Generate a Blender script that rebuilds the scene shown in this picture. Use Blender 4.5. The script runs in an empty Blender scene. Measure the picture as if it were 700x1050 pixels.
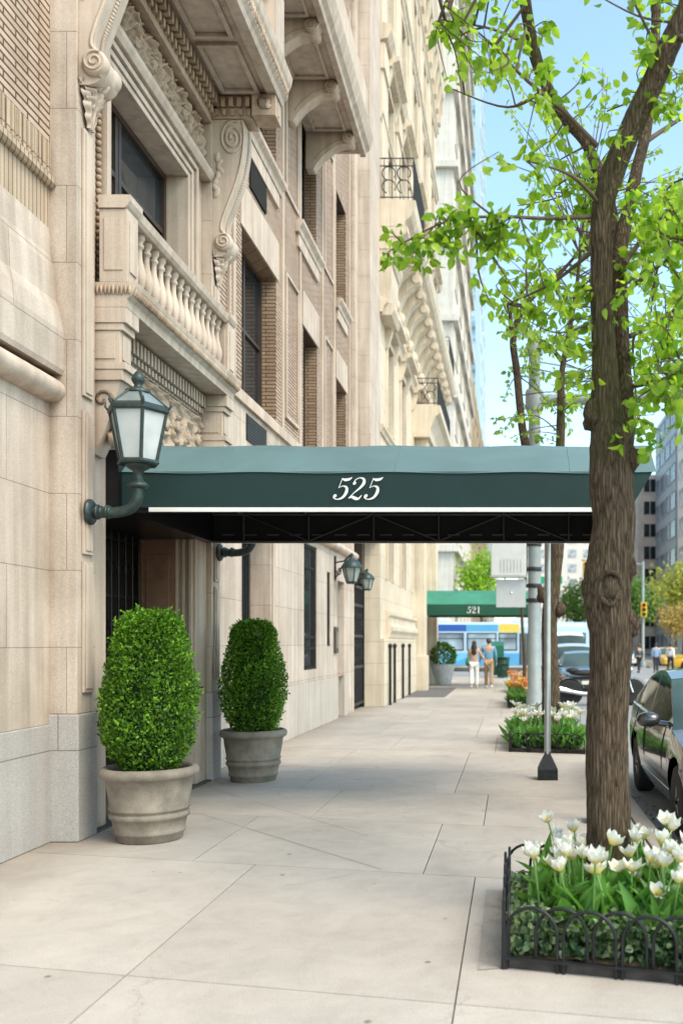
import bpy, math, random
import numpy as np
from mathutils import Vector, Matrix, noise as mnoise
random.seed(11)
rng = np.random.default_rng(11)
scene = bpy.context.scene
COL = scene.collection
PI = math.pi
F, CX, CY, H = 950.0, 525.0, 660.0, 1.6
def at(px, py, Y):
    s = F / Y
    return Vector(((px - CX) / s, Y, H - (py - CY) / s))

# ------------------------------------------------------------------ materials
MATS = {}
def nodes_of(m):
    m.use_nodes = True
    nt = m.node_tree
    b = nt.nodes['Principled BSDF']
    return nt, b
def N(nt, t, **kw):
    n = nt.nodes.new(t)
    for k, v in kw.items():
        if k in n.inputs.keys(): n.inputs[k].default_value = v
        else: setattr(n, k, v)
    return n
def L(nt, a, b): nt.links.new(a, b)
def c4(c): return (c[0], c[1], c[2], 1.0)
def mixc(nt, a, b, fac, mode='MIX'):
    n = nt.nodes.new('ShaderNodeMix'); n.data_type = 'RGBA'; n.blend_type = mode
    for sock, v in ((6, a), (7, b), (0, fac)):
        if hasattr(v, 'is_linked'): L(nt, v, n.inputs[sock])
        elif isinstance(v, (int, float)): n.inputs[sock].default_value = v
        else: n.inputs[sock].default_value = c4(v)
    return n.outputs[2]
def ramp(nt, val, p0, c0, p1, c1):
    r = nt.nodes.new('ShaderNodeValToRGB')
    r.color_ramp.elements[0].position = p0; r.color_ramp.elements[0].color = c4(c0)
    r.color_ramp.elements[1].position = p1; r.color_ramp.elements[1].color = c4(c1)
    L(nt, val, r.inputs[0]); return r.outputs[0]
def mat(name, col, rough=0.6, metal=0.0, var=0.12, scale=6.0, bump=0.0, bscale=60.0, coat=0.0, spec=None, island=0.0, alpha=None):
    if name in MATS: return MATS[name]
    m = bpy.data.materials.new(name); nt, b = nodes_of(m)
    geo = N(nt, 'ShaderNodeTexCoord')
    n1 = N(nt, 'ShaderNodeTexNoise', Scale=scale, Detail=6.0, Roughness=0.6)
    L(nt, geo.outputs['Object'], n1.inputs['Vector'])
    lo = tuple(c * (1 - var) for c in col); hi = tuple(min(1, c * (1 + var)) for c in col)
    c = ramp(nt, n1.outputs[0], 0.3, lo, 0.7, hi)
    if island:
        g = N(nt, 'ShaderNodeNewGeometry')
        k = ramp(nt, g.outputs['Random Per Island'], 0.0, (1 - island,) * 3, 1.0, (1 + island * 0.6,) * 3)
        c = mixc(nt, c, k, 1.0, 'MULTIPLY')
    L(nt, c, b.inputs['Base Color'])
    b.inputs['Roughness'].default_value = rough; b.inputs['Metallic'].default_value = metal
    if coat: b.inputs['Coat Weight'].default_value = coat; b.inputs['Coat Roughness'].default_value = 0.04
    if spec is not None: b.inputs['Specular IOR Level'].default_value = spec
    if bump:
        n2 = N(nt, 'ShaderNodeTexNoise', Scale=bscale, Detail=4.0)
        L(nt, geo.outputs['Object'], n2.inputs['Vector'])
        bp = N(nt, 'ShaderNodeBump', Strength=bump, Distance=0.01)
        L(nt, n2.outputs[0], bp.inputs['Height']); L(nt, bp.outputs[0], b.inputs['Normal'])
    MATS[name] = m; return m
def wallmat(name, c1, c2, mortar, bw, rh, ms, smooth=0.1, offset=0.5, mott=0.14, fine=0.25, streak=0.12, mbump=0.6, rough=0.85, bias=0.0, zoff=0.0, vertical=False, grain=90.0, grime_shade=0.0):
    """masonry keyed to world position: u = x + y, v = z"""
    if name in MATS: return MATS[name]
    m = bpy.data.materials.new(name); nt, b = nodes_of(m)
    g = N(nt, 'ShaderNodeNewGeometry')
    sp = N(nt, 'ShaderNodeSeparateXYZ'); L(nt, g.outputs['Position'], sp.inputs[0])
    ad = N(nt, 'ShaderNodeMath', operation='ADD'); L(nt, sp.outputs[0], ad.inputs[0]); L(nt, sp.outputs[1], ad.inputs[1])
    az = N(nt, 'ShaderNodeMath', operation='ADD'); L(nt, sp.outputs[2], az.inputs[0]); az.inputs[1].default_value = zoff
    cb = N(nt, 'ShaderNodeCombineXYZ')
    if vertical: L(nt, az.outputs[0], cb.inputs[0]); L(nt, ad.outputs[0], cb.inputs[1])
    else: L(nt, ad.outputs[0], cb.inputs[0]); L(nt, az.outputs[0], cb.inputs[1])
    br = N(nt, 'ShaderNodeTexBrick'); br.offset = offset
    L(nt, cb.outputs[0], br.inputs['Vector'])
    br.inputs['Color1'].default_value = c4(c1); br.inputs['Color2'].default_value = c4(c2); br.inputs['Mortar'].default_value = c4(mortar)
    br.inputs['Scale'].default_value = 1.0; br.inputs['Mortar Size'].default_value = ms; br.inputs['Mortar Smooth'].default_value = smooth
    br.inputs['Bias'].default_value = bias; br.inputs['Brick Width'].default_value = bw; br.inputs['Row Height'].default_value = rh
    n1 = N(nt, 'ShaderNodeTexNoise', Scale=1.3, Detail=8.0, Roughness=0.65); L(nt, g.outputs['Position'], n1.inputs['Vector'])
    k1 = ramp(nt, n1.outputs[0], 0.3, (1 - mott, 1 - mott * 1.1, 1 - mott * 1.25), 0.7, (1 + mott * .5,) * 3)
    c = mixc(nt, br.outputs['Color'], k1, 1.0, 'MULTIPLY')
    mp = N(nt, 'ShaderNodeMapping'); mp.inputs['Scale'].default_value = (9, 9, 0.5); L(nt, g.outputs['Position'], mp.inputs['Vector'])
    n3 = N(nt, 'ShaderNodeTexNoise', Scale=1.0, Detail=5.0); L(nt, mp.outputs[0], n3.inputs['Vector'])
    k3 = ramp(nt, n3.outputs[0], 0.35, (1 - streak, 1 - streak * 1.05, 1 - streak * 1.1), 0.62, (1.03,) * 3)
    c = mixc(nt, c, k3, 1.0, 'MULTIPLY')
    n2 = N(nt, 'ShaderNodeTexNoise', Scale=grain, Detail=5.0, Roughness=0.7); L(nt, g.outputs['Position'], n2.inputs['Vector'])
    k2 = ramp(nt, n2.outputs[0], 0.35, (1 - fine * .5,) * 3, 0.65, (1 + fine * .25,) * 3)
    c = mixc(nt, c, k2, 1.0, 'MULTIPLY')
    if grime_shade:      # grime plus occlusion shade painted into crevices and under ledges
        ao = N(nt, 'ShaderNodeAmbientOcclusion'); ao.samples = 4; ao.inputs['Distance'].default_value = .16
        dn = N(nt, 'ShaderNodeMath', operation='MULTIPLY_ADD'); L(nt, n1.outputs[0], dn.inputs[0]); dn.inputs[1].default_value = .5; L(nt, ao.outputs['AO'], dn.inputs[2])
        c = mixc(nt, c, ramp(nt, dn.outputs[0], .62, (.52, .43, .35), 1.08, (1, 1, 1)), grime_shade, 'MULTIPLY')
    L(nt, c, b.inputs['Base Color']); b.inputs['Roughness'].default_value = rough; b.inputs['Specular IOR Level'].default_value = 0.25
    b1 = N(nt, 'ShaderNodeBump', Strength=mbump, Distance=0.012, invert=True); L(nt, br.outputs['Fac'], b1.inputs['Height'])
    b2 = N(nt, 'ShaderNodeBump', Strength=0.3, Distance=0.006); L(nt, n2.outputs[0], b2.inputs['Height']); L(nt, b1.outputs[0], b2.inputs['Normal'])
    L(nt, b2.outputs[0], b.inputs['Normal'])
    MATS[name] = m; return m
def glassmat(name, col=(0.02, 0.024, 0.028), rough=0.03):
    if name in MATS: return MATS[name]
    m = bpy.data.materials.new(name); nt, b = nodes_of(m)
    t = N(nt, 'ShaderNodeTexCoord'); n = N(nt, 'ShaderNodeTexNoise', Scale=0.7, Detail=2.0); L(nt, t.outputs['Object'], n.inputs['Vector'])
    L(nt, ramp(nt, n.outputs[0], 0.35, tuple(c * .5 for c in col), 0.65, tuple(c * 1.5 for c in col)), b.inputs['Base Color'])
    b.inputs['Roughness'].default_value = rough; b.inputs['IOR'].default_value = 1.38
    bp = N(nt, 'ShaderNodeBump', Strength=0.04, Distance=0.05); L(nt, n.outputs[0], bp.inputs['Height']); L(nt, bp.outputs[0], b.inputs['Normal'])
    MATS[name] = m; return m
def leafmat(name, c_dark, c_light, trans=0.45, rough=0.5, tboost=1.3):
    if name in MATS: return MATS[name]
    m = bpy.data.materials.new(name); m.use_nodes = True; nt = m.node_tree; nt.nodes.clear()
    g = N(nt, 'ShaderNodeNewGeometry')
    c = ramp(nt, g.outputs['Random Per Island'], 0.0, c_dark, 1.0, c_light)
    n = N(nt, 'ShaderNodeTexNoise', Scale=3.0, Detail=3.0); L(nt, g.outputs['Position'], n.inputs['Vector'])
    c = mixc(nt, c, ramp(nt, n.outputs[0], 0.35, (.72, .72, .72), 0.65, (1.15, 1.15, 1.1)), 1.0, 'MULTIPLY')
    b = N(nt, 'ShaderNodeBsdfPrincipled', Roughness=rough); L(nt, c, b.inputs['Base Color']); b.inputs['Specular IOR Level'].default_value = 0.3
    tr = N(nt, 'ShaderNodeBsdfTranslucent')
    tc = mixc(nt, c, (tboost, tboost * 1.02, tboost * .55), 1.0, 'MULTIPLY'); L(nt, tc, tr.inputs['Color'])
    mx = N(nt, 'ShaderNodeMixShader'); mx.inputs[0].default_value = trans
    L(nt, b.outputs[0], mx.inputs[1]); L(nt, tr.outputs[0], mx.inputs[2])
    o = N(nt, 'ShaderNodeOutputMaterial'); L(nt, mx.outputs[0], o.inputs['Surface'])
    MATS[name] = m; return m

# ------------------------------------------------------------------ mesh building
class MB:
    def __init__(s): s.v = []; s.f = []; s.sm = []
    def add(s, vs, fs, smooth=False):
        o = len(s.v); s.v += [tuple(v) for v in vs]
        for f in fs: s.f.append(tuple(i + o for i in f)); s.sm.append(smooth)
        return s
    def box(s, x0, x1, y0, y1, z0, z1, M=None):
        vs = [Vector(p) for p in ((x0, y0, z0), (x1, y0, z0), (x1, y1, z0), (x0, y1, z0), (x0, y0, z1), (x1, y0, z1), (x1, y1, z1), (x0, y1, z1))]
        if M is not None: vs = [M @ v for v in vs]
        return s.add(vs, [(0, 3, 2, 1), (4, 5, 6, 7), (0, 1, 5, 4), (1, 2, 6, 5), (2, 3, 7, 6), (3, 0, 4, 7)])
    def profY(s, prof, y0, y1, smooth=False):     # profile of (x, z), counter-clockwise seen from -y
        n = len(prof)
        vs = [(x, y0, z) for x, z in prof] + [(x, y1, z) for x, z in prof]
        fs = [(i, (i + 1) % n, n + (i + 1) % n, n + i) for i in range(n)]
        s.add(vs, fs, smooth); s.add(vs, [tuple(range(n))[::-1], tuple(range(n, 2 * n))]); return s
    def profX(s, prof, x0, x1, smooth=False):     # profile of (y, z)
        n = len(prof)
        vs = [(x0, y, z) for y, z in prof] + [(x1, y, z) for y, z in prof]
        s.add(vs, [(i, (i + 1) % n, n + (i + 1) % n, n + i) for i in range(n)], smooth)
        s.add(vs, [tuple(range(n))[::-1], tuple(range(n, 2 * n))]); return s
    def profZ(s, prof, z0, z1, smooth=False):     # outline of (x, y)
        n = len(prof)
        vs = [(x, y, z0) for x, y in prof] + [(x, y, z1) for x, y in prof]
        s.add(vs, [(i, (i + 1) % n, n + (i + 1) % n, n + i) for i in range(n)], smooth)
        s.add(vs, [tuple(range(n))[::-1], tuple(range(n, 2 * n))]); return s
    def tube(s, pts, r, n=8, caps=True, smooth=True, disp=None):
        pts = [Vector(p) for p in pts]
        rs = r if hasattr(r, '__len__') else [r] * len(pts)
        up = Vector((0, 0, 1)); vs = []; prev = None
        for i, p in enumerate(pts):
            d = (pts[min(i + 1, len(pts) - 1)] - pts[max(i - 1, 0)])
            if d.length < 1e-9: d = Vector((0, 0, 1))
            d.normalize()
            if prev is None:
                a = d.cross(Vector((0, 0, 1)) if abs(d.z) < .9 else Vector((1, 0, 0))).normalized()
            else:
                a = prev - d * prev.dot(d)
                a = a.normalized() if a.length > 1e-6 else d.orthogonal().normalized()
            prev = a; b = d.cross(a)
            for k in range(n):
                t = 2 * PI * k / n
                o = (a * math.cos(t) + b * math.sin(t))
                rr = rs[i] * (disp(p + o * rs[i], t) if disp else 1.0)
                vs.append(p + o * rr)
        m = len(pts)
        fs = [(i * n + k, i * n + (k + 1) % n, (i + 1) * n + (k + 1) % n, (i + 1) * n + k) for i in range(m - 1) for k in range(n)]
        s.add(vs, fs, smooth)
        if caps: s.add(vs[:n], [tuple(range(n))[::-1]]); s.add(vs[-n:], [tuple(range(n))])
        return s
    def lathe(s, prof, c=(0, 0, 0), n=20, smooth=True, M=None, phase=0.0, closed=False):   # (r, z)
        vs = []
        for r, z in prof:
            for k in range(n):
                t = 2 * PI * (k + phase) / n
                v = Vector((r * math.cos(t), r * math.sin(t), z))
                if M is not None: v = M @ v
                vs.append(v + Vector(c))
        m = len(prof)
        fs = [(i * n + k, i * n + (k + 1) % n, (i + 1) * n + (k + 1) % n, (i + 1) * n + k) for i in range(m - 1) for k in range(n)]
        s.add(vs, fs, smooth)
        if not closed: s.add(vs[:n], [tuple(range(n))[::-1]]); s.add(vs[-n:], [tuple(range(n))])
        return s
    def blob(s, c, r, seed=0, amp=0.0, seg=10, M=None, fq=2.0):
        rx, ry, rz = r if hasattr(r, '__len__') else (r, r, r)
        vs = []; rings = seg // 2 + 1
        for i in range(rings + 1):
            ph = PI * i / rings
            for k in range(seg):
                t = 2 * PI * k / seg
                d = Vector((math.sin(ph) * math.cos(t), math.sin(ph) * math.sin(t), math.cos(ph)))
                q = 1 + amp * mnoise.noise(d * fq + Vector((seed * 3.1, seed * 1.7, seed)))
                v = Vector((d.x * rx * q, d.y * ry * q, d.z * rz * q))
                if M is not None: v = M @ v
                vs.append(v + Vector(c))
        fs = [(i * seg + k, (i + 1) * seg + k, (i + 1) * seg + (k + 1) % seg, i * seg + (k + 1) % seg) for i in range(rings) for k in range(seg)]
        return s.add(vs, fs, True)
    def grid(s, nu, nv, fn, smooth=True, flip=False):
        vs = [fn(i / (nu - 1), j / (nv - 1)) for j in range(nv) for i in range(nu)]
        fs = [(j * nu + i, j * nu + i + 1, (j + 1) * nu + i + 1, (j + 1) * nu + i) for j in range(nv - 1) for i in range(nu - 1)]
        if flip: fs = [f[::-1] for f in fs]
        return s.add(vs, fs, smooth)
    def wall_x(s, X, y0, y1, z0, z1, ops, depth):
        """sheet facing +x with openings (ya, yb, za, zb) and their reveals"""
        ys = sorted({y0, y1} | {min(max(v, y0), y1) for o in ops for v in o[:2]}); zs = sorted({z0, z1} | {min(max(v, z0), z1) for o in ops for v in o[2:4]})
        for a, b in zip(ys, ys[1:]):
            for c, d in zip(zs, zs[1:]):
                my, mz = (a + b) / 2, (c + d) / 2
                if any(o[0] < my < o[1] and o[2] < mz < o[3] for o in ops): continue
                s.add([(X, a, c), (X, b, c), (X, b, d), (X, a, d)], [(0, 1, 2, 3)])
        for a, b, c, d in [o[:4] for o in ops]:
            if depth > 0:
                x = X - depth
                s.add([(X, a, c), (x, a, c), (x, a, d), (X, a, d)], [(0, 1, 2, 3)])
                s.add([(X, b, c), (X, b, d), (x, b, d), (x, b, c)], [(0, 1, 2, 3)])
                s.add([(X, a, c), (X, b, c), (x, b, c), (x, a, c)], [(0, 1, 2, 3)])
                s.add([(X, a, d), (x, a, d), (x, b, d), (X, b, d)], [(0, 1, 2, 3)])
        return s
    def build(s, name, m, parent=None, bevel=0.0, mods=None):
        me = bpy.data.meshes.new(name); me.from_pydata(s.v, [], s.f)
        if any(s.sm): me.polygons.foreach_set('use_smooth', s.sm)
        me.materials.append(m); me.update()
        o = bpy.data.objects.new(name, me); COL.objects.link(o)
        if parent is not None:
            o.parent = parent
            p = parent; off = Vector((0, 0, 0))
            while p is not None:
                off += Vector(p.location); p = p.parent
            if parent.get('_world'): o.location = -off if parent.type == 'EMPTY' else Vector((0, 0, 0))
            if parent.get('_world'): o['_world'] = 1
        if bevel:
            bm = o.modifiers.new('edge', 'BEVEL'); bm.width = bevel; bm.segments = 2; bm.limit_method = 'ANGLE'; bm.angle_limit = 0.6
        return o
def tag(o, label=None, cat=None, group=None, kind=None):
    if label: o['label'] = label
    if cat: o['category'] = cat
    if group: o['group'] = group
    if kind: o['kind'] = kind
    return o
def empty(name, label, cat, loc=(0, 0, 0), rz=0.0, group=None, world=False):
    o = bpy.data.objects.new(name, None); COL.objects.link(o); o.location = loc; o.rotation_euler = (0, 0, rz); o.empty_display_size = .2
    if world: o['_world'] = 1     # children are written in world coordinates
    return tag(o, label, cat, group)
def copy_tree(o, parent=None, kids=None):
    c = o.copy(); COL.objects.link(c)
    if parent is not None: c.parent = parent
    for ch in list(o.children): copy_tree(ch, c)
    return c
def struct(mb, name, m, bevel=0.0): return tag(mb.build(name, m, None, bevel), kind='structure')
def npmesh(name, V, Fq, m, parent=None, smooth=True, k=4):
    me = bpy.data.meshes.new(name)
    me.vertices.add(len(V)); me.vertices.foreach_set('co', np.asarray(V, dtype=np.float32).ravel())
    nf = len(Fq); me.loops.add(nf * k); me.loops.foreach_set('vertex_index', np.asarray(Fq, dtype=np.int32).ravel())
    me.polygons.add(nf); me.polygons.foreach_set('loop_start', np.arange(nf, dtype=np.int32) * k)
    me.polygons.foreach_set('use_smooth', np.full(nf, smooth)); me.materials.append(m); me.update(calc_edges=True)
    o = bpy.data.objects.new(name, me); COL.objects.link(o)
    if parent is not None: o.parent = parent
    return o
def leaves(name, P, D, size, m, parent=None, width=0.62, fold=0.25, curl=0.25, loc=None):
    """leaf blades: P base points, D pointing directions, size lengths; six quads' worth of pointed oval, folded on the midrib"""
    P = np.asarray(P, float); D = np.asarray(D, float); n = len(P)
    D = D / np.maximum(np.linalg.norm(D, axis=1, keepdims=True), 1e-9)
    R = rng.normal(size=(n, 3)); S = np.cross(D, R); S /= np.maximum(np.linalg.norm(S, axis=1, keepdims=True), 1e-9)
    Nn = np.cross(S, D)
    size = np.asarray(size, float).reshape(-1, 1)
    w = width * .5
    tpl = [(0, 0, 0), (.34, 0, 0), (.68, 0, -curl * .25), (1.0, 0, -curl * .7)]
    for s_ in (1, -1): tpl += [(.10, w * .62 * s_, fold * w * .6), (.34, w * s_, fold * w), (.62, w * .84 * s_, fold * w * .9 - curl * .2), (.84, w * .42 * s_, fold * w * .4 - curl * .45)]
    V = np.stack([P + size * (D * a + S * b + Nn * c) for a, b, c in tpl], axis=1).reshape(-1, 3)
    tri = np.array([(0, 1, 4), (1, 5, 4), (1, 2, 5), (2, 6, 5), (2, 7, 6), (2, 3, 7), (0, 8, 1), (1, 8, 9), (1, 9, 2), (2, 9, 10), (2, 10, 11), (2, 11, 3)])
    Fq = (tri[None] + (np.arange(n) * 12)[:, None, None]).reshape(-1, 3)
    o = npmesh(name, V, Fq, m, parent, True, 3)
    return o
def smoothpath(pts, n):
    """Catmull-Rom through points"""
    pts = [Vector(p) for p in pts]; out = []
    for i in range(len(pts) - 1):
        p0 = pts[max(i - 1, 0)]; p1 = pts[i]; p2 = pts[i + 1]; p3 = pts[min(i + 2, len(pts) - 1)]
        for k in range(n):
            t = k / n
            out.append(.5 * ((2 * p1) + (p2 - p0) * t + (2 * p0 - 5 * p1 + 4 * p2 - p3) * t * t + (3 * p1 - p0 - 3 * p2 + p3) * t ** 3))
    out.append(pts[-1]); return out
def lerpl(xs, ys, x):
    return float(np.interp(x, xs, ys))
# ------------------------------------------------------------------ camera, light, sky
cam_d = bpy.data.cameras.new('camera'); cam = bpy.data.objects.new('camera', cam_d); COL.objects.link(cam)
cam.location = (0, 0, H); cam.rotation_euler = (PI / 2, 0, 0)
cam_d.sensor_fit = 'VERTICAL'; cam_d.sensor_height = 36.0; cam_d.sensor_width = 24.0; cam_d.lens = 36.0 * F / 1050
cam_d.shift_x = -(CX - 350) / 1050; cam_d.shift_y = (CY - 525) / 1050
cam_d.clip_start = 0.1; cam_d.clip_end = 3000
cam_d.dof.use_dof = True; cam_d.dof.focus_distance = 7.8; cam_d.dof.aperture_fstop = 1.7
scene.camera = cam
SUN_EL, SUN_AZ = math.radians(52), math.radians(128)      # azimuth measured from +y towards +x
w = bpy.data.worlds.new('World'); scene.world = w; w.use_nodes = True
nt = w.node_tree; bg = nt.nodes['Background']
sky = nt.nodes.new('ShaderNodeTexSky'); sky.sky_type = 'NISHITA'; sky.sun_disc = False
sky.sun_elevation = SUN_EL; sky.sun_rotation = SUN_AZ
sky.air_density = 1.0; sky.dust_density = 1.5; sky.ozone_density = 1.0
gain = nt.nodes.new('ShaderNodeMix'); gain.data_type = 'RGBA'; gain.blend_type = 'MULTIPLY'; gain.inputs[0].default_value = 1.0; gain.inputs[7].default_value = (2.9, 3.1, 2.72, 1)
nt.links.new(sky.outputs[0], gain.inputs[6]); nt.links.new(gain.outputs[2], bg.inputs[0]); bg.inputs[1].default_value = 0.15
sd = bpy.data.lights.new('sun', 'SUN'); sd.energy = 2.75; sd.angle = math.radians(26); sd.color = (1.0, .86, .70)
sun = bpy.data.objects.new('sun', sd); COL.objects.link(sun)
dirv = Vector((math.sin(SUN_AZ) * math.cos(SUN_EL), math.cos(SUN_AZ) * math.cos(SUN_EL), math.sin(SUN_EL)))
sun.rotation_euler = dirv.to_track_quat('Z', 'Y').to_euler(); sun.location = dirv * 100
scene.view_settings.view_transform = 'Standard'; scene.view_settings.look = 'None'; scene.view_settings.exposure = 0; scene.view_settings.gamma = 1
scene.cycles.max_bounces = 8; scene.cycles.diffuse_bounces = 4; scene.cycles.caustics_reflective = False; scene.cycles.caustics_refractive = False
scene.cycles.use_denoising = True

# ------------------------------------------------------------------ palette
STONE = (0.56, 0.455, 0.355)
LIME = wallmat('limestone_ashlar', (0.62, .53, .46), (.565, .475, .405), (.35, .285, .24), 1.55, .62, .004, zoff=.29, mbump=.4, mott=.2, streak=.2, fine=.35, grime_shade=.7)
TRIM = wallmat('limestone_trim', (.60, .50, .42), (.585, .48, .40), (.585, .48, .40), 9, 9, .0001, mott=.16, streak=.2, mbump=0, grime_shade=.65)
CARV = wallmat('carved_limestone', (.53, .42, .33), (.50, .39, .30), (.5, .4, .3), 9, 9, .0001, mott=.3, streak=.2, mbump=0, grain=40, grime_shade=.9)
GRAN = wallmat('granite_base', (.47, .44, .42), (.44, .41, .39), (.25, .23, .215), 1.9, .74, .005, mott=.1, fine=.8, grain=160, streak=.06)
BRICK = wallmat('roman_brick', (.56, .425, .335), (.46, .33, .25), (.11, .075, .055), .34, .058, .0095, smooth=.05, mott=.12, mbump=1.0, bias=-.2)
SOLD = wallmat('soldier_brick', (.55, .44, .33), (.47, .36, .26), (.22, .16, .12), .6, .058, .006, smooth=.05, vertical=True, offset=0, mbump=1.0)
BRICK_SHADED = wallmat('shaded_brick', (.40, .28, .19), (.30, .20, .135), (.10, .07, .05), .32, .058, .008, smooth=.05, mbump=1.0)  # darker copy of the brick: the shade of the reveals put into its colour
SIDEC = None
IRON = mat('dark_iron', (.016, .016, .018), .45, .3, .3, 20, .2, 80)
VERDI = mat('verdigris_bronze', (.042, .062, .06), .45, .5, .35, 14, .3, 60)
GLASS = glassmat('window_glass')
FRAME = mat('window_frame_brown', (.045, .032, .025), .5, 0, .2)
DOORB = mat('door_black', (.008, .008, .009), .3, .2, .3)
WOOD = mat('portal_panel_brown', (.22, .125, .08), .6, 0, .25, 4, .2)
# ------------------------------------------------------------------ ground
KX = 1.25
def concrete(name, base, joints=True):
    m = bpy.data.materials.new(name); nt, b = nodes_of(m)
    g = N(nt, 'ShaderNodeNewGeometry')
    n1 = N(nt, 'ShaderNodeTexNoise', Scale=0.9, Detail=9.0, Roughness=0.7); L(nt, g.outputs['Position'], n1.inputs['Vector'])
    n2 = N(nt, 'ShaderNodeTexNoise', Scale=140.0, Detail=5.0, Roughness=0.8); L(nt, g.outputs['Position'], n2.inputs['Vector'])
    n3 = N(nt, 'ShaderNodeTexVoronoi', Scale=3.2); L(nt, g.outputs['Position'], n3.inputs['Vector'])
    c = ramp(nt, n1.outputs[0], .3, tuple(v * .84 for v in base), .7, tuple(v * 1.12 for v in base))
    c = mixc(nt, c, ramp(nt, n2.outputs[0], .36, (.72, .71, .69), .64, (1.10,) * 3), 1.0, 'MULTIPLY')
    c = mixc(nt, c, ramp(nt, n3.outputs['Distance'], .04, (.46, .44, .42), .07, (1, 1, 1)), 1.0, 'MULTIPLY')
    k = ramp(nt, g.outputs['Random Per Island'], 0, (.90, .895, .88), 1, (1.05, 1.04, 1.02)); c = mixc(nt, c, k, 1.0, 'MULTIPLY')
    n4 = N(nt, 'ShaderNodeTexNoise', Scale=3.4, Detail=10.0, Roughness=.78, Distortion=.6); L(nt, g.outputs['Position'], n4.inputs['Vector'])
    c = mixc(nt, c, ramp(nt, n4.outputs[0], .36, (.90, .89, .875), .54, (1, 1, 1)), 1.0, 'MULTIPLY')
    n5 = N(nt, 'ShaderNodeTexVoronoi', Scale=11.0); L(nt, g.outputs['Position'], n5.inputs['Vector'])
    c = mixc(nt, c, ramp(nt, n5.outputs['Distance'], .04, (.66, .64, .62), .06, (1, 1, 1)), 1.0, 'MULTIPLY')
    vc = N(nt, 'ShaderNodeTexVoronoi', Scale=.42); vc.feature = 'DISTANCE_TO_EDGE'; dv = mixc(nt, g.outputs['Position'], n4.outputs['Color'], .35, 'ADD'); L(nt, dv, vc.inputs['Vector'])
    ck = ramp(nt, vc.outputs['Distance'], .0004, (.75, .73, .71), .0014, (1, 1, 1)); c = mixc(nt, c, mixc(nt, (1, 1, 1), ck, ramp(nt, n1.outputs[0], .50, (0, 0, 0), .56, (1, 1, 1))), 1.0, 'MULTIPLY')
    ng = N(nt, 'ShaderNodeTexNoise', Scale=420.0, Detail=2.0); L(nt, g.outputs['Position'], ng.inputs['Vector']); c = mixc(nt, c, ramp(nt, ng.outputs[0], .33, (.72, .70, .68), .45, (1, 1, 1)), 1.0, 'MULTIPLY')
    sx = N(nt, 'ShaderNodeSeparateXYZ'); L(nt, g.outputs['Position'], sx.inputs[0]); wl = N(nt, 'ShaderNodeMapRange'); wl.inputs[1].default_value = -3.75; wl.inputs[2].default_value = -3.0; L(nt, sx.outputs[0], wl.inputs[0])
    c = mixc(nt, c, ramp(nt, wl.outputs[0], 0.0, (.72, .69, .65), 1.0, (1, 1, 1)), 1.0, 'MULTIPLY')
    L(nt, c, b.inputs['Base Color']); b.inputs['Roughness'].default_value = .88; b.inputs['Specular IOR Level'].default_value = .25
    bp = N(nt, 'ShaderNodeBump', Strength=.25, Distance=.004); L(nt, n2.outputs[0], bp.inputs['Height']); L(nt, bp.outputs[0], b.inputs['Normal'])
    return m
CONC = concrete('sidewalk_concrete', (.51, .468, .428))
KERBM = concrete('kerb_granite', (.40, .36, .32))
ASPH = mat('asphalt', (.17, .17, .172), .9, 0, .25, 1.2, .3, 160)
ASPHF = mat('asphalt_far', (.26, .26, .26), .9, 0, .15, .6, .2, 100)
JOINT = mat('joint_dirt', (.12, .10, .085), .95, 0, .3, 10)
g = MB(); g.box(-900, 900, -60, 1500, -.6, -.30); struct(g, 'ground', mat('ground_earth', (.2, .18, .15), .95))
g = MB(); g.add([(KX + .0, -40, -.15), (21, -40, -.15), (21, 900, -.15), (KX, 900, -.15)], [(0, 1, 2, 3)]); struct(g, 'avenue_road', ASPHF)
g = MB(); g.add([(-90, 45.2, -.146), (90, 45.2, -.146), (90, 62, -.146), (-90, 62, -.146)], [(0, 1, 2, 3)]); struct(g, 'cross_street', ASPHF)
# sidewalk slabs with open joints over a dark bed; the cross joints run a little askew
SK = .22
g = MB(); g.box(-5.5, KX - .16, -6, 45, -.25, -.012); struct(g, 'sidewalk_base', JOINT)
rows = [-6, -3.6, -1.4, .55, 2.55, 4.12, 6.36, 8.15, 9.8, 11.5, 13.6, 15.8, 18, 20.2, 22.4, 24.6, 26.8, 29, 31.2, 33.4, 35.6, 37.8, 40, 42.4, 44.6]
colsA = [-5.4, -1.86, -.254, KX - .17]; colsB = [-5.4, -2.35, -.62, KX - .17]
g = MB(); gap = .008
for i, (a, b) in enumerate(zip(rows, rows[1:])):
    cols = colsA if (b <= 6.4 or i % 3 == 1) else colsB
    for c, d in zip(cols, cols[1:]):
        x0, x1 = c + gap / 2, d - gap / 2
        ya0, ya1 = a - SK * (x0 + .3) + gap, a - SK * (x1 + .3) + gap
        yb0, yb1 = b - SK * (x0 + .3), b - SK * (x1 + .3)
        vs = [(x0, ya0, -.1), (x1, ya1, -.1), (x1, yb1, -.1), (x0, yb0, -.1), (x0, ya0, 0), (x1, ya1, 0), (x1, yb1, 0), (x0, yb0, 0)]
        g.add(vs, [(4, 5, 6, 7), (0, 1, 5, 4), (1, 2, 6, 5), (2, 3, 7, 6), (3, 0, 4, 7)])
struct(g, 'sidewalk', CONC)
g = MB(); y = -8.0
while y < 44.5:
    g.box(KX - .155, KX, y, y + 2.99, -.3, .004); y += 3.0
struct(g, 'kerb', KERBM, .012)
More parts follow.
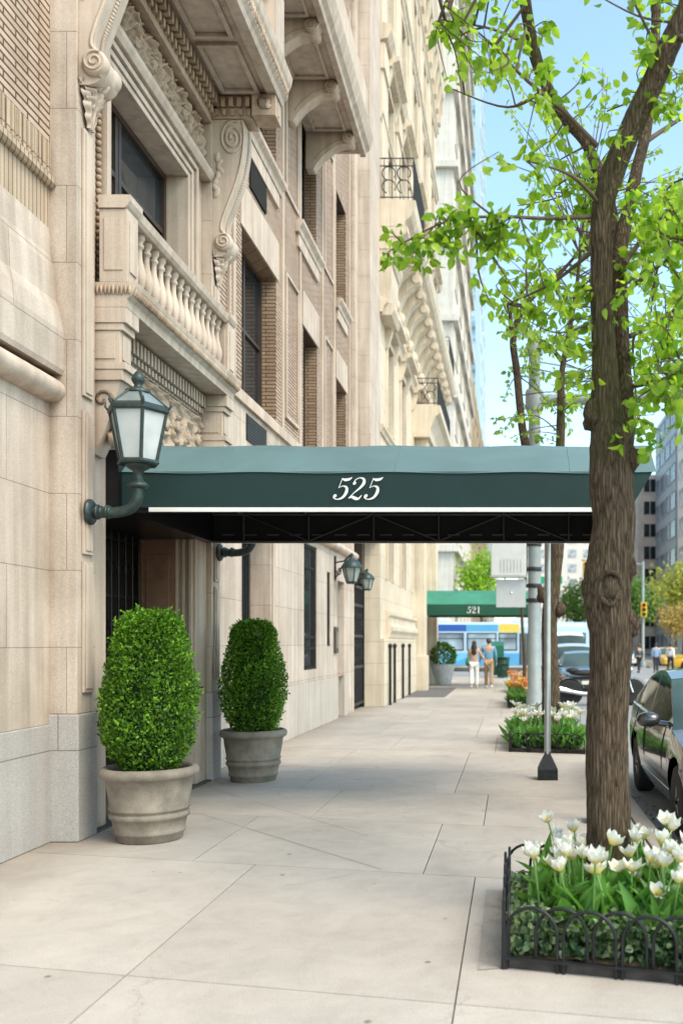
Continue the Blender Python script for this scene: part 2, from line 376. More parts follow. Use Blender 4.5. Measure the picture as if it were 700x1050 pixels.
g = MB(); g.add([(-40, 45.0, -.142), (KX, 45.0, -.142), (KX, 45.18, -.142), (-40, 45.18, -.142)], [(0, 1, 2, 3)]); g.box(-40, KX, 44.7, 45.0, -.3, .002); struct(g, 'corner_kerb', KERBM)
g = MB(); g.box(-40, KX, 62, 400, -.3, 0); struct(g, 'far_sidewalk', CONC)
g = MB(); g.box(21, 40, -40, 44, -.3, 0); g.box(21, 60, 62, 420, -.3, 0); struct(g, 'opposite_sidewalk', CONC)
# painted markings
PAINT = mat('road_paint', (.72, .72, .70), .8, 0, .15, 3)
g = MB()
for k in range(13):
    x = 2.0 + k * 1.45; g.add([(x, 41.8, -.141), (x + .6, 41.8, -.141), (x + .6, 44.6, -.141), (x, 44.6, -.141)], [(0, 1, 2, 3)])
for k in range(10):
    for x in (4.6, 8.2, 11.8, 15.4):
        y0 = -6 + k * 5.0
        if y0 < 36: g.add([(x, y0, -.141), (x + .12, y0, -.141), (x + .12, y0 + 2.2, -.141), (x, y0 + 2.2, -.141)], [(0, 1, 2, 3)])
g.add([(1.6, 40.2, -.141), (20, 40.2, -.141), (20, 40.6, -.141), (1.6, 40.6, -.141)], [(0, 1, 2, 3)])
struct(g, 'road_marking', PAINT)
# gutter leaf litter by the kerb
n = 420
P = np.stack([rng.uniform(KX + .01, KX + .3, n) ** 1, rng.uniform(2, 16, n), np.full(n, -.143)], 1)
D = np.stack([rng.normal(size=n), rng.normal(size=n), rng.uniform(0, .25, n)], 1)
o = leaves('gutter_litter', P, D, rng.uniform(.012, .035, n), leafmat('dry_leaf', (.06, .035, .02), (.22, .15, .08), .1)); tag(o, 'brown leaf scraps lying along the kerb gutter', 'litter', kind='stuff')
# dark entrance carpet in front of the far awning
g = MB(); g.box(-3.3, -2.02, 27.6, 33.6, .001, .012); o = g.build('entrance_carpet', mat('carpet_grey', (.12, .115, .11), .95, 0, .2, 30)); tag(o, 'dark grey carpet strip lying on the sidewalk by the far green awning', 'carpet')
g = MB()
for (xa, ya, xb, yb) in ((-2.95, 8.72, -.93, 6.56), (-3.3, 10.2, -1.2, 7.7)):
    d = Vector((xb - xa, yb - ya, 0)).normalized(); q = Vector((-d.y, d.x, 0)) * .002
    A, B = Vector((xa, ya, .004)), Vector((xb, yb, .004)); g.add([A - q, B - q, B + q, A + q], [(0, 1, 2, 3)])
struct(g, 'sidewalk_seam', JOINT)
# ------------------------------------------------------------------ the stone and brick apartment house (525)
XW = -3.72
B1 = empty('apartment_house', 'cream limestone and brick apartment house with carved portal and balconies behind the green 525 awning', 'building', (XW, 9.3, 0), world=True)
def sill(y0, y1, z, parent, x=XW, pr=.15):
    m = MB(); m.profY([(x - .05, z - .2), (x + pr * .45, z - .2), (x + pr * .55, z - .12), (x + pr * .95, z - .06), (x + pr, z), (x - .05, z + .01)], y0 - .12, y1 + .12)
    m.box(x - .02, x + .05, y0 - .02, y1 + .02, z - .42, z - .201); return m.build('sill', TRIM, parent, .006)
def window(y0, y1, z0, z1, xg, parent, mull=(.5,), rails=(.55,), fm=None, fw=.055, name='window'):
    fm = fm or FRAME
    m = MB(); x0, x1 = xg - .04, xg + .05
    m.box(x0, x1, y0, y0 + fw, z0, z1); m.box(x0, x1, y1 - fw, y1, z0, z1)
    m.box(x0, x1, y0 + fw, y1 - fw, z0, z0 + fw); m.box(x0, x1, y0 + fw, y1 - fw, z1 - fw, z1)
    for q in mull:
        yc = y0 + (y1 - y0) * q; m.box(x0 + .01, x1 - .012, yc - fw * .5, yc + fw * .5, z0 + fw, z1 - fw)
    for q in rails:
        zc = z0 + (z1 - z0) * q; m.box(x0 + .012, x1 - .016, y0 + fw, y1 - fw, zc - fw * .45, zc + fw * .45)
    f = m.build(name, fm, parent)
    m = MB(); m.add([(xg, y0 + .02, z0 + .02), (xg, y1 - .02, z0 + .02), (xg, y1 - .02, z1 - .02), (xg, y0 + .02, z1 - .02)], [(0, 1, 2, 3)]); m.build('pane', GLASS, f)
    return f
# --- left bay: granite base, ashlar, roll ledge, battered stone, soldier courses, brick
m = MB(); m.box(-4.2, XW + .012, 2, 7.46, 0, .95); m.build('granite_base', GRAN, B1, .01)
m = MB(); m.box(-4.2, XW, 2, 7.46, .952, 3.58); m.build('wall', LIME, B1)
led = [(XW - .1, 3.5)] + [(XW + .02 + .11 * math.cos(t), 3.635 + .095 * math.sin(t)) for t in [(-PI / 2 + PI * i / 10) for i in range(11)]] + [(XW - .1, 3.76)]
for _a, _b in ((2, 7.459), (11.1, 21.7)): m = MB(); m.profY(led, _a, _b, True); m.build('ledge', TRIM, B1)
prof = [(-4.2, 3.76), (XW + .10, 3.76), (XW + .115, 3.80), (XW + .118, 4.1), (XW + .09, 4.25), (XW + .055, 4.35), (XW + .045, 4.5), (XW + .035, 4.62), (XW + .01, 4.72), (XW, 4.94), (-4.2, 4.94)]
m = MB(); m.profY(prof, 2, 7.458); m.build('wall', LIME, B1)
m = MB(); m.box(-4.2, XW - .004, 2, 7.46, 4.942, 5.26); m.build('soldier_course', SOLD, B1)
m = MB(); m.box(-4.2, XW + .006, 2, 7.46, 5.342, 5.62); m.build('soldier_course', SOLD, B1)
m = MB(); m.profY([(-4.2, 5.262), (XW + .03, 5.262), (XW + .055, 5.285), (XW + .055, 5.33), (XW + .03, 5.34), (-4.2, 5.34)], 2, 7.455)
y = 2.05
while y < 7.4: m.box(XW + .007, XW + .03, y, y + .042, 5.36, 5.6); y += .075
m.build('string_course', SOLD, B1)
m = MB(); m.box(-4.2, XW, 2, 7.46, 5.622, 16); m.build('brick_wall', BRICK, B1)
# --- portal piers
def pier(y0, y1):
    m = MB(); m.box(-4.1, -3.5, y0, y1, 1.032, 7.72); m.box(-4.1, -3.52, y0 + .002, y1 - .002, 7.722, 16)
    p = m.build('pier', LIME, B1, .006)
    m = MB(); m.box(-4.1, -3.485, y0 - .012, y1 + .012, 0, 1.03); m.build('pier_base', GRAN, p, .012)
    m = MB(); yc = (y0 + y1) / 2     # raised panel on the face towards the street
    for z0, z1 in ((1.2, 2.27), (2.33, 3.5), (3.62, 5.8)):
        m.box(-3.5, -3.478, yc - .085, yc + .085, z0, z1); m.box(-3.479, -3.468, yc - .055, yc + .055, z0 + .03, z1 - .03)
    m.build('pier_panel', TRIM, p, .004)
pier(7.46, 7.78); pier(10.80, 11.1)
# --- door recess
m = MB()
m.box(-5.2, -4.95, 7.78, 10.8, 0, 4.2)
m.box(-5.0, -3.56, 10.42, 10.8, 0, 3.3); m.box(-5.0, -3.56, 7.78, 8.12, 0, 3.3)
m.box(-5.0, -3.62, 7.78, 10.8, 3.302, 4.25)
m.build('portal_wall', TRIM, B1)
m = MB(); m.box(-4.16, -3.78, 10.385, 10.419, .25, 2.76); m.box(-4.10, -3.84, 10.37, 10.386, .45, 2.6); m.build('reveal_panel', WOOD, B1, .006)
m = MB(); m.box(-4.16, -3.78, 8.121, 8.155, .25, 2.76); m.build('reveal_panel', WOOD, B1, .006)
m = MB(); m.box(-4.96, -3.45, 8.125, 10.79, 2.775, 3.3); m.build('awning_shade_block', DOORB, B1)  # black box added to stand in for the deep shade inside the awning
m = MB()
for x0 in (-3.775, -3.70, -3.62):
    m = MB(); m.box(x0, x0 + .035, 10.392 - (x0 + 3.775) * .12, 10.419, .95, 2.77); m.build('reveal_moulding', TRIM, B1, .004)
D = MB(); D.box(-4.3, -4.2, 8.1, 10.42, 0, 3.3)
dr = D.build('door', DOORB, B1, .004)
m = MB()
for k in range(13):
    y = 8.2 + k * .18; m.tube([(-4.17, y, .3), (-4.17, y, 3.2)], .012, 6)
for z in (.3, .9, 1.5, 2.1, 2.7, 3.2): m.box(-4.185, -4.165, 8.15, 10.38, z - .015, z + .015)
for k in range(12):
    for z in (.6, 1.2, 1.8, 2.4):
        y = 8.29 + k * .18; m.tube([(-4.17, y + .06 * math.cos(t), z + .06 * math.sin(t)) for t in np.linspace(0, 2 * PI, 11)], .006, 5, caps=False)
m.build('grille', mat('door_iron', (.02, .02, .02), .35, .6, .3), dr)
m = MB(); m.tube([(-4.12, 9.2, .9), (-4.08, 9.2, .92), (-4.08, 9.2, 1.3), (-4.12, 9.2, 1.32)], .014, 8); m.build('handle', mat('brass', (.45, .3, .1), .3, 1.0), dr)
m = MB(); m.box(-4.2, -3.5, 7.79, 10.79, .001, .02); m.build('threshold', mat('threshold_slate', (.07, .06, .055), .7, 0, .3, 12), B1)
# --- balcony on the second storey
BA = MB()
BA.profY([(-4.0, 4.43), (-3.24, 4.43), (-3.235, 4.50), (-3.20, 4.53), (-3.16, 4.60), (-3.15, 4.64), (-4.0, 4.64)], 7.785, 10.795)
bal = BA.build('balcony', TRIM, B1, .004)
m = MB()      # carved leaf band on the slab edge
n = 78
for k in range(n):
    y = 7.8 + (k + .5) * 2.98 / n; m.blob((-3.185, y, 4.575), (.03, .016, .05), k, .2, 6)
for k in range(9): m.blob((-3.48 + k * .034, 7.78, 4.575), (.014, .022, .045), k, .2, 6)
m.build('leaf_band', CARV, bal)
for y0, y1 in ((7.79, 8.02), (10.56, 10.79)):
    m = MB(); m.box(-3.47, -3.235, y0, y1, 4.641, 5.26); m.box(-3.44, -3.223, y0 + .05, y1 - .05, 4.74, 5.18); m.box(-3.43, -3.27, y0 - .008, y1 + .008, 4.74, 5.18)
    m.build('pedestal', TRIM, bal, .005)
m = MB(); rp = [(-3.47, 5.262), (-3.25, 5.262), (-3.225, 5.285), (-3.205, 5.32), (-3.20, 5.37), (-3.47, 5.37)]
m.profY(rp, 7.775, 8.04); m.profY(rp, 10.54, 10.8); m.profY([(-3.44, 5.25), (-3.26, 5.25), (-3.235, 5.28), (-3.22, 5.345), (-3.44, 5.35)], 8.04, 10.54); m.build('rail', TRIM, bal, .004)
m = MB(); m.box(-3.42, -3.26, 8.02, 10.56, 4.641, 4.70); m.build('plinth', TRIM, bal)
bp = [(.055, 0), (.055, .045), (.035, .05), (.032, .07), (.05, .10), (.062, .16), (.06, .21), (.045, .27), (.03, .33), (.026, .39), (.03, .43), (.042, .44), (.042, .46), (.03, .47), (.04, .5), (.05, .51), (.05, .55)]
b0 = None
for k in range(15):
    y = 8.12 + k * (2.34 / 14)
    if b0 is None:
        m = MB(); m.lathe(bp, (0, 0, 0), 14); b0 = m.build('baluster', TRIM, bal); b0.location = Vector((-3.335, y, 4.701)) - Vector((XW, 9.3, 0)); base0 = b0
    else:
        c = base0.copy(); COL.objects.link(c); c.location = Vector((-3.335, y, 4.701)) - Vector((XW, 9.3, 0))
# baluster coordinates: bal sits at -B1.location, so compensate
for o in bal.children:
    if o.name.startswith('baluster'): o.location = o.location + Vector((XW, 9.3, 0))
# --- brackets beneath the balcony, dentils and carved frieze over the door
for y0, y1 in ((7.785, 8.05), (10.53, 10.795)):
    m = MB()
    m.box(-3.6, -3.24, y0, y1, 4.30, 4.428); m.box(-3.6, -3.27, y0 + .01, y1 - .01, 4.24, 4.30); m.box(-3.6, -3.30, y0 + .02, y1 - .02, 3.97, 4.24)
    m.box(-3.6, -3.288, y0 + .06, y1 - .06, 4.0, 4.21); m.box(-3.56, -3.34, y0 + .012, y1 - .012, 4.0, 4.21)
    m.box(-3.6, -3.25, y0 + .005, y1 - .005, 3.91, 3.97); m.box(-3.6, -3.275, y0 + .012, y1 - .012, 3.82, 3.91)
    m.profY([(-3.6, 3.2), (-3.52, 3.2), (-3.45, 3.35), (-3.36, 3.6), (-3.3, 3.82), (-3.6, 3.82)], y0 + .03, y1 - .03)
    br = m.build('bracket', TRIM, B1, .004)
    m = MB()
    for k in range(5): m.blob((-3.40 + .018 * k, (y0 + y1) / 2 + .05 * math.sin(k * 2), 3.36 + k * .09), (.05, .07, .07), k, .45, 9)
    for t in range(2): m.tube([(-3.45 + (.085 - .007 * i) * math.cos(i * .6), y0 + .028, 3.66 + (.085 - .007 * i) * math.sin(i * .6)) for i in range(12)], .014, 6)
    m.build('carving', CARV, br)
m = MB(); m.box(-3.62, -3.54, 8.05, 10.53, 4.18, 4.428); m.profY([(-3.62, 3.42), (-3.5, 3.42), (-3.46, 3.5), (-3.54, 3.54), (-3.62, 3.54)], 8.05, 10.53)
y = 8.07
while y < 10.5: m.box(-3.54, -3.47, y, y + .045, 4.27, 4.40); m.box(-3.54, -3.50, y + .01, y + .055, 4.2, 4.26); y += .085
m.build('dentil_band', TRIM, B1)
def relief(name, x, y0, y1, z0, z1, nscroll, amp, parent, nu=230, nv=46):
    W, Hh = y1 - y0, z1 - z0; a = W / nscroll
    def h(y, z):
        k = min(nscroll - 1, max(0, int((y - y0) / a))); yc = y0 + (k + .5) * a; zc = (z0 + z1) / 2 + (.04 if k % 2 else -.04) * Hh
        dy, dz = (y - yc), (z - zc); sg = 1 if k % 2 else -1
        r = math.hypot(dy, dz) / (Hh * .48); th = math.atan2(dz * sg, dy)
        v = 0
        if r < 1.05:
            ph = (r * 2.1 - th / (2 * PI)) % 1.0; v = max(0, 1 - abs(ph - .5) * 3.6) ** .6
            v *= .85 + .18 * math.sin(th * 9 + r * 8)
            if r < .2: v = 1.1 * (1 - r * 2)
        else: v = .65 * max(0, math.sin((y - y0) * 48 + z * 30) * math.sin(z * 60 - y * 21)) 
        nz = mnoise.noise(Vector((y * 17, z * 17, 3))) * .22 + mnoise.noise(Vector((y * 34, z * 34, 7))) * .12
        e = min(1, (z - z0) / .02, (z1 - z) / .02)
        return max(0, v + nz) * max(0, e)
    m = MB(); m.grid(nu, nv, lambda u, v: (x + amp * h(y0 + W * u, z0 + Hh * v), y0 + W * u, z0 + Hh * v)); return m.build(name, CARV, parent)
relief('carved_frieze', -3.545, 8.05, 10.53, 3.55, 4.17, 8, .055, B1, 360, 84)
# --- portal window storey: architrave frame, big window, carved frieze above
zt = 6.78
m = MB(); m.box(-4.1, -3.62, 10.27, 10.8, 4.642, 7.0); m.box(-4.1, -3.62, 7.78, 8.30, 4.642, 7.0); m.box(-4.1, -3.62, 8.30, 10.27, zt, 7.0); m.box(-4.1, -3.64, 7.78, 10.8, 7.0, 8.4)
m.build('window_surround', TRIM, B1)
m = MB()
def arch(o, x0, x1):   # a frame moulding offset o around the opening
    m.box(x0, x1, 10.27 + o, 10.27 + o + .06, 4.65, zt + o + .06); m.box(x0, x1, 8.30 - o - .06, 8.30 - o, 4.65, zt + o + .06); m.box(x0, x1, 8.30 - o, 10.27 + o, zt + o, zt + o + .06)
arch(.0, -3.621, -3.585); arch(.065, -3.621, -3.565); arch(.135, -3.621, -3.535)
m.build('architrave', TRIM, B1, .006)
for yy in (10.50, 8.07):
    m = MB(); z = 4.7
    while z < zt + .15: m.blob((-3.60, yy, z), (.028, .026, .026), 0, 0, 6); z += .06
    m.build('bead_moulding', CARV, B1)
m = MB(); m.profY([(-3.64, 6.98), (-3.5, 6.98), (-3.47, 7.03), (-3.46, 7.07), (-3.64, 7.08)], 7.79, 10.79); m.build('cornice', TRIM, B1, .004)
relief('carved_frieze', -3.635, 7.79, 10.79, 7.085, 7.66, 7, .085, B1, 420, 84)
window(8.30, 10.27, 4.643, zt, -3.88, B1, (.02, .36, .40), (.7,), fw=.06)
# dentil courses wrapping the soffit
m = MB(); m.box(-3.64, -3.5, 7.79, 10.79, 7.66, 7.97); m.box(-3.5, -3.02, 10.80, 11.08, 7.722, 7.99); m.box(-3.5, -3.02, 7.48, 7.76, 7.722, 7.99)
y = 7.8
while y < 10.75: m.box(-3.5, -3.40, y, y + .06, 7.84, 7.95); m.box(-3.5, -3.455, y + .03, y + .08, 7.74, 7.82); y += .105
x = -3.48
while x < -3.08: m.box(x, x + .05, 10.755, 10.80, 7.84, 7.95); m.box(x + .02, x + .06, 10.77, 10.80, 7.75, 7.82); x += .095
m.build('dentil_band', CARV, B1)
# --- scroll consoles carrying the third storey balcony
OUT = [(.0, 7.72), (.36, 7.72), (.385, 7.62), (.385, 7.45), (.36, 7.25), (.315, 7.05), (.25, 6.86), (.185, 6.69), (.135, 6.55), (.12, 6.45), (.15, 6.40), (.20, 6.36), (.22, 6.28), (.20, 6.20), (.14, 6.14), (.07, 6.12), (0, 6.12)]
def console(y0, y1, dx=0, dz=0, sc=1.0, name='console', x0=-3.5):
    f = lambda x, z: (x0 + x * sc, 7.72 + dz + (z - 7.72) * sc)
    pts = [f(*p) for p in OUT]
    sp = smoothpath([(p[0], 0, p[1]) for p in pts[1:-1]], 4); prof = [pts[0]] + [(v.x, v.z) for v in sp] + [pts[-1]]
    m = MB(); m.profY(prof[::-1], y0, y1); c = m.build(name, TRIM, B1, .006)
    m = MB()
    for ys, sg in ((y0, -1), (y1, 1)):          # volutes on both cheeks and an edge fillet
        for (cx, cz, R, tn) in ((.235, 7.50, .165, 2.4), (.125, 6.285, .095, 1.8)):
            q = [];
            for i in range(40):
                t = i / 39; r = R * (1 - .86 * t); a = 1.2 + t * tn * 2 * PI; X, Z = f(cx + r * math.cos(a) * .85, cz + r * math.sin(a) * 1.25 if R > .1 else cz + r * math.sin(a)); q.append((X, ys, Z))
            m.tube(q, .018 * sc, 6)
        m.tube([(v[0] - .02, ys, v[1]) for v in prof[2:-8]], .016 * sc, 6)
        for i in range(7):                       # leaf on the cheek
            X, Z = f(.06 + .03 * math.sin(i), 7.28 - i * .07); m.blob((X, ys, Z), (.035 * sc, .018, .06 * sc), i, .3, 10, M=Matrix.Rotation(.7 * math.sin(i * 2.2), 4, 'Y'))
    for i in range(3, 30):                       # beads down the front
        v = prof[i] if i < len(prof) else prof[-1]
    fr = smoothpath([(p[0], 0, p[1]) for p in pts[2:10]], 6)
    for v in fr: m.blob((v.x + .004, (y0 + y1) / 2, v.z), (.02, .026, .02), 0, 0, 6)
    X, Z = f(.125, 6.285); M = Matrix.Rotation(PI / 2, 4, 'X')
    m.lathe([(.085, 0), (.105, .02), (.105, .07), (.085, .1), (.08, .16), (.085, .22), (.105, .25), (.105, .30), (.085, .32)], (X + .01, y1 + .02, Z), 16, M=M)
    for ys in (y1 + .022, y0 - .042):            # volute eyes on the roll ends
        m.tube([(X + .01 + .088 * (1 - .85 * t) * math.cos(1 + t * 11), ys, Z + .088 * (1 - .85 * t) * math.sin(1 + t * 11)) for t in np.linspace(0, 1, 34)], .012, 6)
    yc = (y0 + y1) / 2
    for lay, (dz_, ln_, wd_, out) in enumerate(((0, .36, .15, .07), (.0, .25, .13, .125), (.03, .15, .10, .17))):     # hanging acanthus leaf in three tiers
        def acan(u, v, dz_=dz_, ln_=ln_, wd_=wd_, out=out):
            q = 2 * u - 1; w_ = wd_ * (1 - .72 * v ** 1.4) * (1 + .20 * math.sin(v * 26)); xx = out * (1 - .55 * q * q) * math.sin(PI * (.35 + .6 * v)) + .022 * math.cos(q * 10.5) * (1 - .4 * v) + .03 * v * v
            return (x0 + max(.0, xx), yc + q * w_, 6.18 + dz_ - ln_ * v)
        m.grid(25, 22, acan)
    m.build('scroll_carving', TRIM, c); return c
console(7.49, 7.75); console(10.82, 11.08)
# --- third storey balcony slab with coffered soffit
sl = MB(); sl.profY([(-3.7, 8.0), (-2.86, 8.0), (-2.84, 7.96), (-2.72, 7.96), (-2.70, 8.02), (-2.66, 8.06), (-2.65, 8.14), (-2.62, 8.2), (-2.60, 8.3), (-3.7, 8.3)], 7.3, 10.99)
slab = sl.build('balcony_slab', TRIM, B1, .005)
m = MB()
for a, b in ((7.45, 8.55), (8.7, 9.75), (9.85, 10.72)):
    for (x0, x1, y0, y1) in ((-3.36, -2.92, a, a + .05), (-3.36, -2.92, b - .05, b), (-3.36, -3.31, a + .05, b - .05), (-2.97, -2.92, a + .05, b - .05)): m.box(x0, x1, y0, y1, 7.955, 7.999)
m.build('coffer', TRIM, slab, .006)
m = MB()
for y in np.arange(7.35, 10.98, .07): m.blob((-2.655, y, 8.11), (.025, .028, .05), int(y * 10), .2, 6)
m.build('leaf_band', CARV, slab)
m = MB(); m.profX([(10.72, 7.72), (10.99, 7.72), (10.99, 7.958), (10.72, 7.958)], -3.01, -2.74); m.blob((-2.86, 10.71, 7.86), (.09, .03, .07), 2, .5, 10); m.blob((-2.78, 10.85, 7.80), (.05, .1, .06), 5, .5, 10); m.build('end_block', CARV, slab, .008)
m = MB(); m.box(-2.98, -2.7, 10.6, 10.98, 8.301, 9.2); m.box(-2.95, -2.74, 7.3, 10.6, 9.05, 9.2); m.build('parapet', TRIM, slab)
# --- the wall beyond the portal
W1, W2, W3 = (12.75, 14.6), (16.5, 17.65), (19.6, 20.7)
base_ops = [(12.75, 14.25, 1.15, 3.42), (16.55, 17.65, 1.12, 3.42), (18.62, 18.95, 1.55, 3.05)]
m = MB(); m.wall_x(XW, 11.1, 21.0, .9, 5.0, base_ops + [(19.75, 20.5, .9, 2.95)], .42); m.build('wall', LIME, B1)
m = MB(); m.wall_x(XW, 21.0, 21.8, .002, 5.0, [], 0); m.wall_x(XW, 19.05, 19.4, 0, 0.001, [], 0); m.build('wall', LIME, B1)
m = MB(); m.box(-4.3, XW + .015, 11.102, 19.75, 0, .898); m.build('granite_base', wallmat('pale_base_course', (.55, .49, .43), (.53, .47, .41), (.36, .31, .27), 1.9, .9, .004, mott=.1, fine=.5, zoff=0), B1, .008)
m = MB(); m.box(XW - .35, XW + .015, 20.5, 21.0, 0, .898); m.build('granite_base', MATS['pale_base_course'], B1, .008)
m = MB()   # door niche walls
m.box(-4.3, XW - .4, 19.7, 20.6, 0, 3.0); m.build('niche_back', TRIM, B1)
# brick storey walls
up = [W1 + (5.0, 7.34), W2 + (5.0, 7.25), W3 + (5.0, 7.2), (13.1, 13.95, 8.05, 8.62), W1 + (8.9, 10.6), (16.0, 17.6, 8.9, 11.2), W3 + (8.9, 11.2)]
m = MB(); m.wall_x(XW, 11.1, 21.4, 5.001, 16, [u for u in up], 0); m.build('brick_wall', BRICK, B1)
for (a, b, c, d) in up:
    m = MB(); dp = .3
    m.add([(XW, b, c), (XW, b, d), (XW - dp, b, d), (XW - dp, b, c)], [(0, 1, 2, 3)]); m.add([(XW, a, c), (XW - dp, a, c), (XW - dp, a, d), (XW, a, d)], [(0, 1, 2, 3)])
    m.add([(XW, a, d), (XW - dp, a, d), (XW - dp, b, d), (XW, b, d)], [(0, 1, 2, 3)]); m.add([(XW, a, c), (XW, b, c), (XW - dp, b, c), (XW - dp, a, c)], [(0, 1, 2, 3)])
    m.build('brick_reveal', BRICK_SHADED, B1)
for (a, b, c, d) in up:
    if d - c < .8:
        q = MB(); q.box(XW - .2, XW + .03, a + .01, b - .01, c + .01, d - .01); v = q.build('vent_grille', mat('vent_dark', (.03, .028, .026), .9, 0, .2, 8, spec=.1), B1)
        continue
    window(a, b, c, d, XW - .27, B1, (.5,) if b - a > 1.3 else (), (.52,))
    if c > 8: sill(a, b, 8.88, B1)
# stone lintels (flat arches), quoin strips and raised brick panels
for (a, b, c, d) in up[:3]: m = MB(); m.box(XW - .05, XW + .025, a - .1, b + .1, d + .002, d + .62); m.build('lintel', TRIM, B1, .004)
for y in (12.35, 14.98, 16.2, 18.1, 19.3, 21.1):
    m = MB(); m.box(XW - .05, XW + .03, y - .05, y + .05, 5.062, 16); m.build('stone_strip', TRIM, B1, .004)
m = MB(); m.box(XW - .05, XW + .05, 11.1, 21.4, 4.9, 5.06); m.build('string_course', TRIM, B1, .004)
for (y0, y1) in ((11.35, 12.15), (15.15, 16.05), (18.25, 19.15)):
    for (z0, z1) in ((5.3, 7.7), (9.0, 11.6)):
        m = MB(); fw = .06
        m.box(XW, XW + .04, y0, y0 + fw, z0, z1); m.box(XW, XW + .04, y1 - fw, y1, z0, z1); m.box(XW, XW + .04, y0 + fw, y1 - fw, z0, z0 + fw); m.box(XW, XW + .04, y0 + fw, y1 - fw, z1 - fw, z1)
        m.build('panel_frame', TRIM, B1, .004)
# ground floor windows with dark bars
def gwin(a, b, c, d):
    xg = XW - .36 if a < 13 else XW - .07
    f = window(a, b, c, d, xg, B1, (), (.17, .26, .82), fm=mat('window_frame_black', (.02, .02, .02), .5), fw=.05)
    q = MB()
    for k in range(int((b - a) / .13)): q.tube([(xg + .06, a + .08 + k * .13, c + .02), (xg + .06, a + .08 + k * .13, d - .02)], .008, 6)
    q.build('bars', IRON, f)
for o in base_ops: gwin(*o)
m = MB(); m.box(XW - .01, XW + .03, 14.32, 14.42, 1.1, 3.45); m.build('stone_trim', TRIM, B1)
q = MB(); q.box(XW - .1, XW + .012, 12.95, 14.0, 4.45, 4.82); v = q.build('vent_grille', IRON, B1)
q = MB()
for k in range(9): q.box(XW + .012, XW + .022, 12.97, 13.98, 4.47 + k * .04, 4.485 + k * .04)
q.build('louvre', mat('vent_grey', (.06, .06, .06), .5, .5), v)
# service door niche
m = MB(); m.add([(XW - .399, 19.752, 0), (XW - .399, 20.498, 0), (XW - .399, 20.498, 2.94), (XW - .399, 19.752, 2.94)], [(0, 1, 2, 3)]); m.build('service_door', mat('service_door_brown', (.13, .10, .08), .6, 0, .2, 6), B1)
m = MB(); m.box(XW, XW + .045, 19.3, 19.62, 1.4, 1.95); pl = m.build('intercom_plaque', mat('plaque_bronze', (.10, .08, .065), .45, .6, .2), B1, .006)
m = MB(); m.box(XW + .046, XW + .052, 19.37, 19.55, 1.5, 1.85); m.build('plate', mat('plate_grey', (.3, .28, .25), .4, .6), pl)
# fourth storey balcony with corbels
sl2 = MB(); sl2.profY([(-3.75, 10.9), (-2.9, 10.9), (-2.88, 10.84), (-2.78, 10.84), (-2.76, 10.92), (-2.70, 10.98), (-2.66, 11.1), (-2.63, 11.2), (-3.75, 11.2)], 11.8, 17.6)
s2 = sl2.build('balcony_slab', TRIM, B1, .005)
for k, y in enumerate((12.3, 13.9, 15.4, 16.95)):
    m = MB(); pr = smoothpath([(-3.75, 0, 10.898), (-2.92, 0, 10.898), (-2.90, 0, 10.80), (-2.96, 0, 10.70), (-3.08, 0, 10.68), (-3.2, 0, 10.64), (-3.4, 0, 10.5), (-3.55, 0, 10.34), (-3.62, 0, 10.24), (-3.75, 0, 10.24)], 3)
    m.profY([(v.x, v.z) for v in pr][::-1], y - .11, y + .11); cb = m.build('corbel', TRIM, s2, .005)
    q = MB(); q.lathe([(.1, -.16), (.11, -.12), (.085, -.06), (.085, .06), (.11, .12), (.1, .16)], (-2.99, y, 10.78), 14, M=Matrix.Rotation(PI / 2, 4, 'X'))
    for yy in (y - .162, y + .162): q.tube([(-2.99 + .085 * (1 - .85 * t) * math.cos(2 + t * 10), yy, 10.78 + .085 * (1 - .85 * t) * math.sin(2 + t * 10)) for t in np.linspace(0, 1, 26)], .012, 5)
    for yy in (y - .112, y + .112): q.tube(smoothpath([(-3.04, yy, 10.74), (-3.25, yy, 10.70), (-3.45, yy, 10.56), (-3.58, yy, 10.40)], 5), [.022 - .0007 * i for i in range(16)], 6)
    q.build('scroll_carving', CARV, cb)
m = MB()
for a, b in ((11.95, 12.1), (12.5, 13.7), (14.1, 15.2), (15.6, 16.75), (17.1, 17.5)):
    for (x0, x1, y0, y1) in ((-3.6, -3.0, a, a + .05), (-3.6, -3.0, b - .05, b), (-3.6, -3.55, a + .05, b - .05), (-3.05, -3.0, a + .05, b - .05)): m.box(x0, x1, y0, y1, 10.86, 10.899)
m.build('coffer', TRIM, s2, .006)
m = MB(); m.box(-3.0, -2.75, 11.8, 17.6, 11.201, 12.1); m.build('parapet', TRIM, s2)
# end pier of the house
m = MB(); m.box(-4.4, -3.335, 21.8, 23.5, 4.3, 30); m.box(-4.4, XW + .1, 21.4, 21.799, 4.9, 30); m.build('pier', LIME, B1, .01)
m = MB(); m.box(-14, -4.4, 2, 23.5, 0, 30); m.build('house_core', LIME, B1)
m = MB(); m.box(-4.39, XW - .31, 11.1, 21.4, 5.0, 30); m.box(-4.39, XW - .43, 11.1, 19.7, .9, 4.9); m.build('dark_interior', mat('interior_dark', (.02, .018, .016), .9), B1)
m = MB(); m.box(-4.4, XW, 2, 23.4, 16.001, 30); m.build('brick_wall', BRICK, B1)
